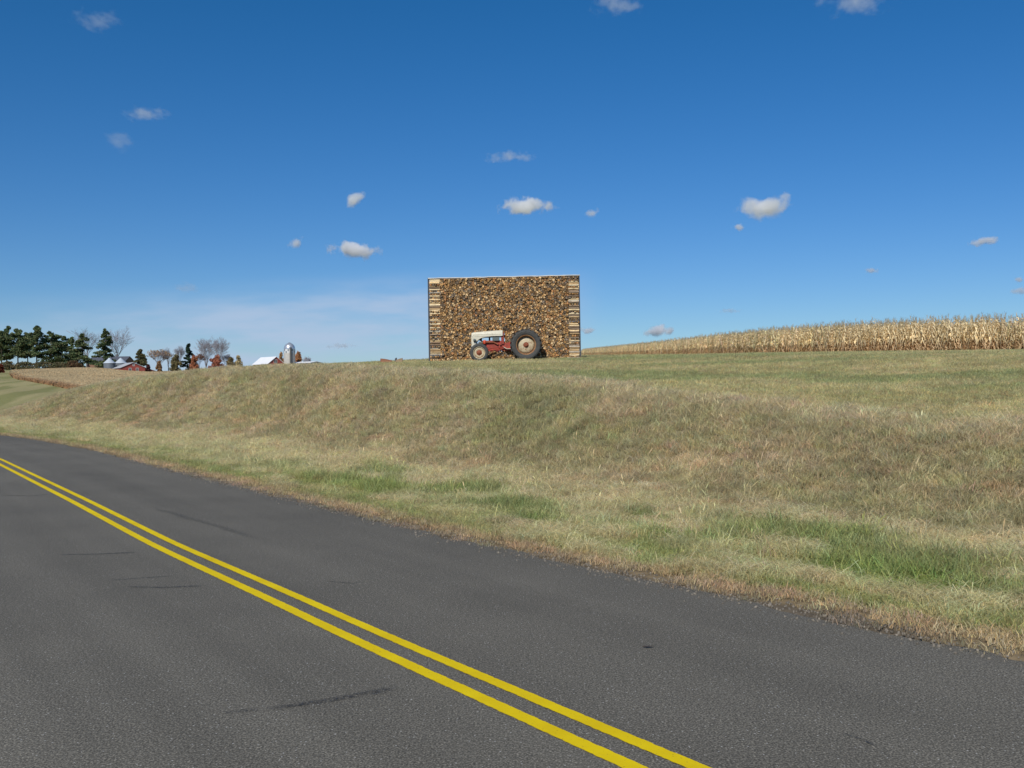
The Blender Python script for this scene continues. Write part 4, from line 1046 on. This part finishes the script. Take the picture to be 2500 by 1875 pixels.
for k in range(16):
    a = 2*math.pi*k/16
    b.box(-.30, .30, -.05, .05, 0, .85, Matrix.Translation((math.cos(a)*(r_+.02), math.sin(a)*(r_+.02), zt-(1.75 if k % 2 else .95))) @ Matrix.Rotation(a+math.pi/2, 4, 'Z'))
b.build('checker', M_BGREY, band_)
prof = [(r_*1.03, zt-.05), (r_*1.03, zt+.08)]+[(r_*math.cos(a), zt+.08+(zd-zt-.1)*math.sin(a)) for a in np.linspace(0, math.pi/2*.93, 10)]
dm = MB().lathe(prof, 32, 'z').build('dome', paint('bright galvanised dome', lin(206, 210, 214), .32, .08, .6, metal=.6), si, smooth=True)
b = MB().lathe([(.0, zd+.12), (.5, zd+.05), (.6, zd-.25), (.6, zd-.4)], 16, 'z'); b.build('cap', M_BROOF, dm)
b = MB().tube([(r_*.45, -r_*.95-.3, -1), (r_*.45, -r_*.95-.3, zt+.6)], .42, 8); b.build('chute', paint('dark chute', lin(88, 88, 86), .7, .2, 1), si)
# low shed roof
p = at(762, 886, 436); zr = at(772, 883, 436).z
gable_house('shed', (at(772, 883, 436).x, 436, p.z-2.5), R(55), 12, 6.5, 2.5, zr-p.z+2.5, 'low white shed roof showing over the grass right of the silo', 'shed', wall=paint('white boards', lin(206, 204, 200)))
# round bins
for px, Y, lb in ((267.5, 440, 'round galvanised grain bin with a cone roof, the left one of two'), (295, 446, 'round galvanised grain bin behind the white roof of the red barn')):
    p = at(px, 901, Y); r_ = 13.6*Y/F; ze = at(px, 886.5, Y).z; za = at(px, 874, Y).z; z0 = p.z
    bn = empty('grain_bin', (p.x, Y, z0), lb, 'grain bin', 'round grain bins by the red barn')
    prof = []; zq = -2.0
    while zq < ze-z0: prof += [(r_, zq), (r_+.03, zq+.2)]; zq += .4
    MB().lathe(prof+[(r_, ze-z0)], 32, 'z').build('wall', paint('weathered steel', lin(108, 116, 124), .55, .2, .5), bn)
    MB().lathe([(r_+.2, ze-z0-.1), (r_+.2, ze-z0), (.45, za-z0-.2), (.45, za-z0), (0, za-z0+.1)], 32, 'z').build('roof', paint('pale steel roof', lin(186, 196, 204), .45, .08, .5), bn, smooth=True)
# red barn with lean-to at the end of the golden crop
Yb = 415; ap = at(331, 885.5, Yb); zb = at(331, 909, Yb).z-1.5; he = at(345, 894, Yb).z-zb
gable_house('barn', (ap.x-1.0, Yb, zb), R(32), 15, 9.5, he-.6, ap.z-zb, 'red barn with white windows and a lean-to beside the round bins', 'barn', windows=((-1.2, 1.9, 1.1, 1.3), (1.6, 1.9, 1.1, 1.3), (.2, he+.2, .8, .8)), lean=(4.0, he-.7, he-2.0), roof=paint('grey white roof', lin(190, 192, 192), .5, .12, .6))
# dark roofed buildings behind
Yb = 470; p = at(300, 885, Yb); zr = at(300, 871, Yb).z
gable_house('farmhouse', (p.x+3, Yb, p.z-3), R(90-8), 18, 9, 3.2, zr-p.z+3, 'farm building with a long dark roof behind the bins', 'house', wall=paint('brown boards', lin(136, 104, 84), .8, .2, .8), roof=M_BROOF)
# small things at the field edge: pale stone in the valley grass
x, y = on_far(120, 977)
bm = bmesh.new(); bmesh.ops.create_icosphere(bm, subdivisions=2, radius=.35)
for v in bm.verts: v.co *= random.uniform(.85, 1.15); v.co.z *= .7
me = bpy.data.meshes.new('stone'); bm.to_mesh(me); bm.free()
tag(link('stone', me, paint('pale stone', lin(206, 200, 190)), loc=(x, y, zat(x, y)+.1)), 'small pale stone in the far valley grass', 'stone')

# ---------------------------------------------------------------- clouds, at their own height and distance
def cloud(px, py, wpx, hpx, dens, label, seed, scale=1.0, tilt=0, wisp=False):
    px, py, wpx, hpx = px*1.1302, py*1.1302, wpx*1.1302, hpx*1.1302
    d = at(px, py, 1.0); el = max(.03, d.z-CAM_H); Y = min(1300/el, 26000)
    p = at(px, py, Y); k = Y/F; sx, sz = wpx*k/2*1.75, hpx*k/2*1.9; sy = (sx+sz)*.5
    t = NT('cloud %d' % seed); t.t.nodes.remove(t.b)
    tc = t.n('TexCoord').outputs['Object']
    mp = t.n('Mapping'); mp.inputs['Location'].default_value = (seed*7.3+1.7, seed*3.1, .4); mp.inputs['Scale'].default_value = (1.0*sx/sz*.8 if wisp else .9*sx/sz, .9, 1.2 if wisp else .85); t.l(tc, mp.inputs[0])
    nz = t.noise(mp.outputs[0], (1.9 if wisp else 1.15)*scale, 8, .62)
    ln = t.n('VectorMath', operation='LENGTH'); t.l(tc, ln.inputs[0])
    m1 = t.n('MapRange'); m1.inputs['From Min'].default_value = 1.0; m1.inputs['From Max'].default_value = 0.15; m1.inputs['To Min'].default_value = -.42; m1.inputs['To Max'].default_value = .17 if not wisp else .13
    t.l(ln.outputs['Value'], m1.inputs['Value'])
    ad = t.n('Math', operation='ADD'); t.l(nz, ad.inputs[0]); t.l(m1.outputs[0], ad.inputs[1])
    m2 = t.n('MapRange', interpolation_type='SMOOTHSTEP'); m2.inputs['From Min'].default_value = .43; m2.inputs['From Max'].default_value = .70; m2.inputs['To Max'].default_value = dens*(1 if wisp else 1.7)/sz
    t.l(ad.outputs[0], m2.inputs['Value'])
    pv = t.n('VolumePrincipled'); pv.inputs['Color'].default_value = (1, 1, 1, 1); pv.inputs['Anisotropy'].default_value = .1
    t.l(m2.outputs[0], pv.inputs['Density']); t.l(pv.outputs[0], t.o.inputs['Volume'])
    t.m.volume_intersection_method = 'FAST' if hasattr(t.m, 'volume_intersection_method') else None
    bm = bmesh.new(); bmesh.ops.create_icosphere(bm, subdivisions=3, radius=1.0)
    me = bpy.data.meshes.new('cloud'); bm.to_mesh(me); bm.free()
    o = link('cloud', me, t.m, loc=p); o.scale = (sx, sy, sz); o.rotation_euler = (0, tilt, 0)
    tag(o, label, 'cloud', 'small fair-weather clouds')
CL = [(205, 42, 130, 44, .32, 'faint wispy cloud near the top left corner', 0, True), (1328, 8, 130, 52, .6, 'soft cloud cut by the top edge above the woodpile', 0, True), (1845, 8, 180, 50, .5, 'wide soft cloud cut by the top edge at the right', 0, True),
      (315, 246, 120, 32, .34, 'thin faint cloud, upper one of the left pair', 0, True), (262, 304, 85, 56, .34, 'faint ragged cloud, lower one of the left pair', .3, True), (1098, 339, 125, 28, .38, 'flat faint cloud high above the woodpile', 0, True),
      (764, 432, 56, 28, 1.3, 'small slanting cloud left of the cloud over the woodpile', -.5, False), (1138, 445, 126, 40, 2.2, 'bright flat-bottomed cloud midway above the woodpile', 0, False), (1278, 461, 42, 20, .8, 'tiny faint cloud right of the flat-bottomed cloud', -.2, False),
      (1657, 446, 114, 62, 3.4, 'brightest puffy white cloud over the cornfield', 0, False), (1596, 491, 40, 16, 1.0, 'tiny cloud just below the brightest cloud', 0, False), (641, 524, 42, 22, 1.1, 'tiny slanting cloud left of the long white cloud', -.5, False),
      (757, 539, 134, 34, 2.8, 'long white cloud low above the grass ridge', .1, False), (406, 622, 70, 36, .35, 'faint smudge of cloud low over the farm', 0, True), (1425, 716, 70, 30, 3.5, 'small white cloud low over the start of the corn', -.1, False),
      (1266, 714, 40, 16, 1.0, 'tiny cloud half hidden by the right end of the woodpile', 0, False), (2126, 522, 66, 20, 1.3, 'small slanting cloud near the right edge', -.15, False), (1880, 585, 40, 14, .8, 'tiny faint cloud over the middle of the cornfield', 0, False),
      (2202, 603, 30, 14, .9, 'upper tiny cloud cut by the right edge', 0, False), (2200, 628, 40, 18, .9, 'lower tiny cloud cut by the right edge', 0, False), (1575, 672, 60, 12, .4, 'very faint cloud streak low over the corn', 0, True),
      (735, 747, 80, 14, .5, 'faint cloud streak low above the silo', 0, True)]
for k, (x, y, wd, hh, dn, lb, tl, wi) in enumerate(CL): cloud(x, y, wd, hh, dn, lb, k+1, tilt=tl, wisp=wi)
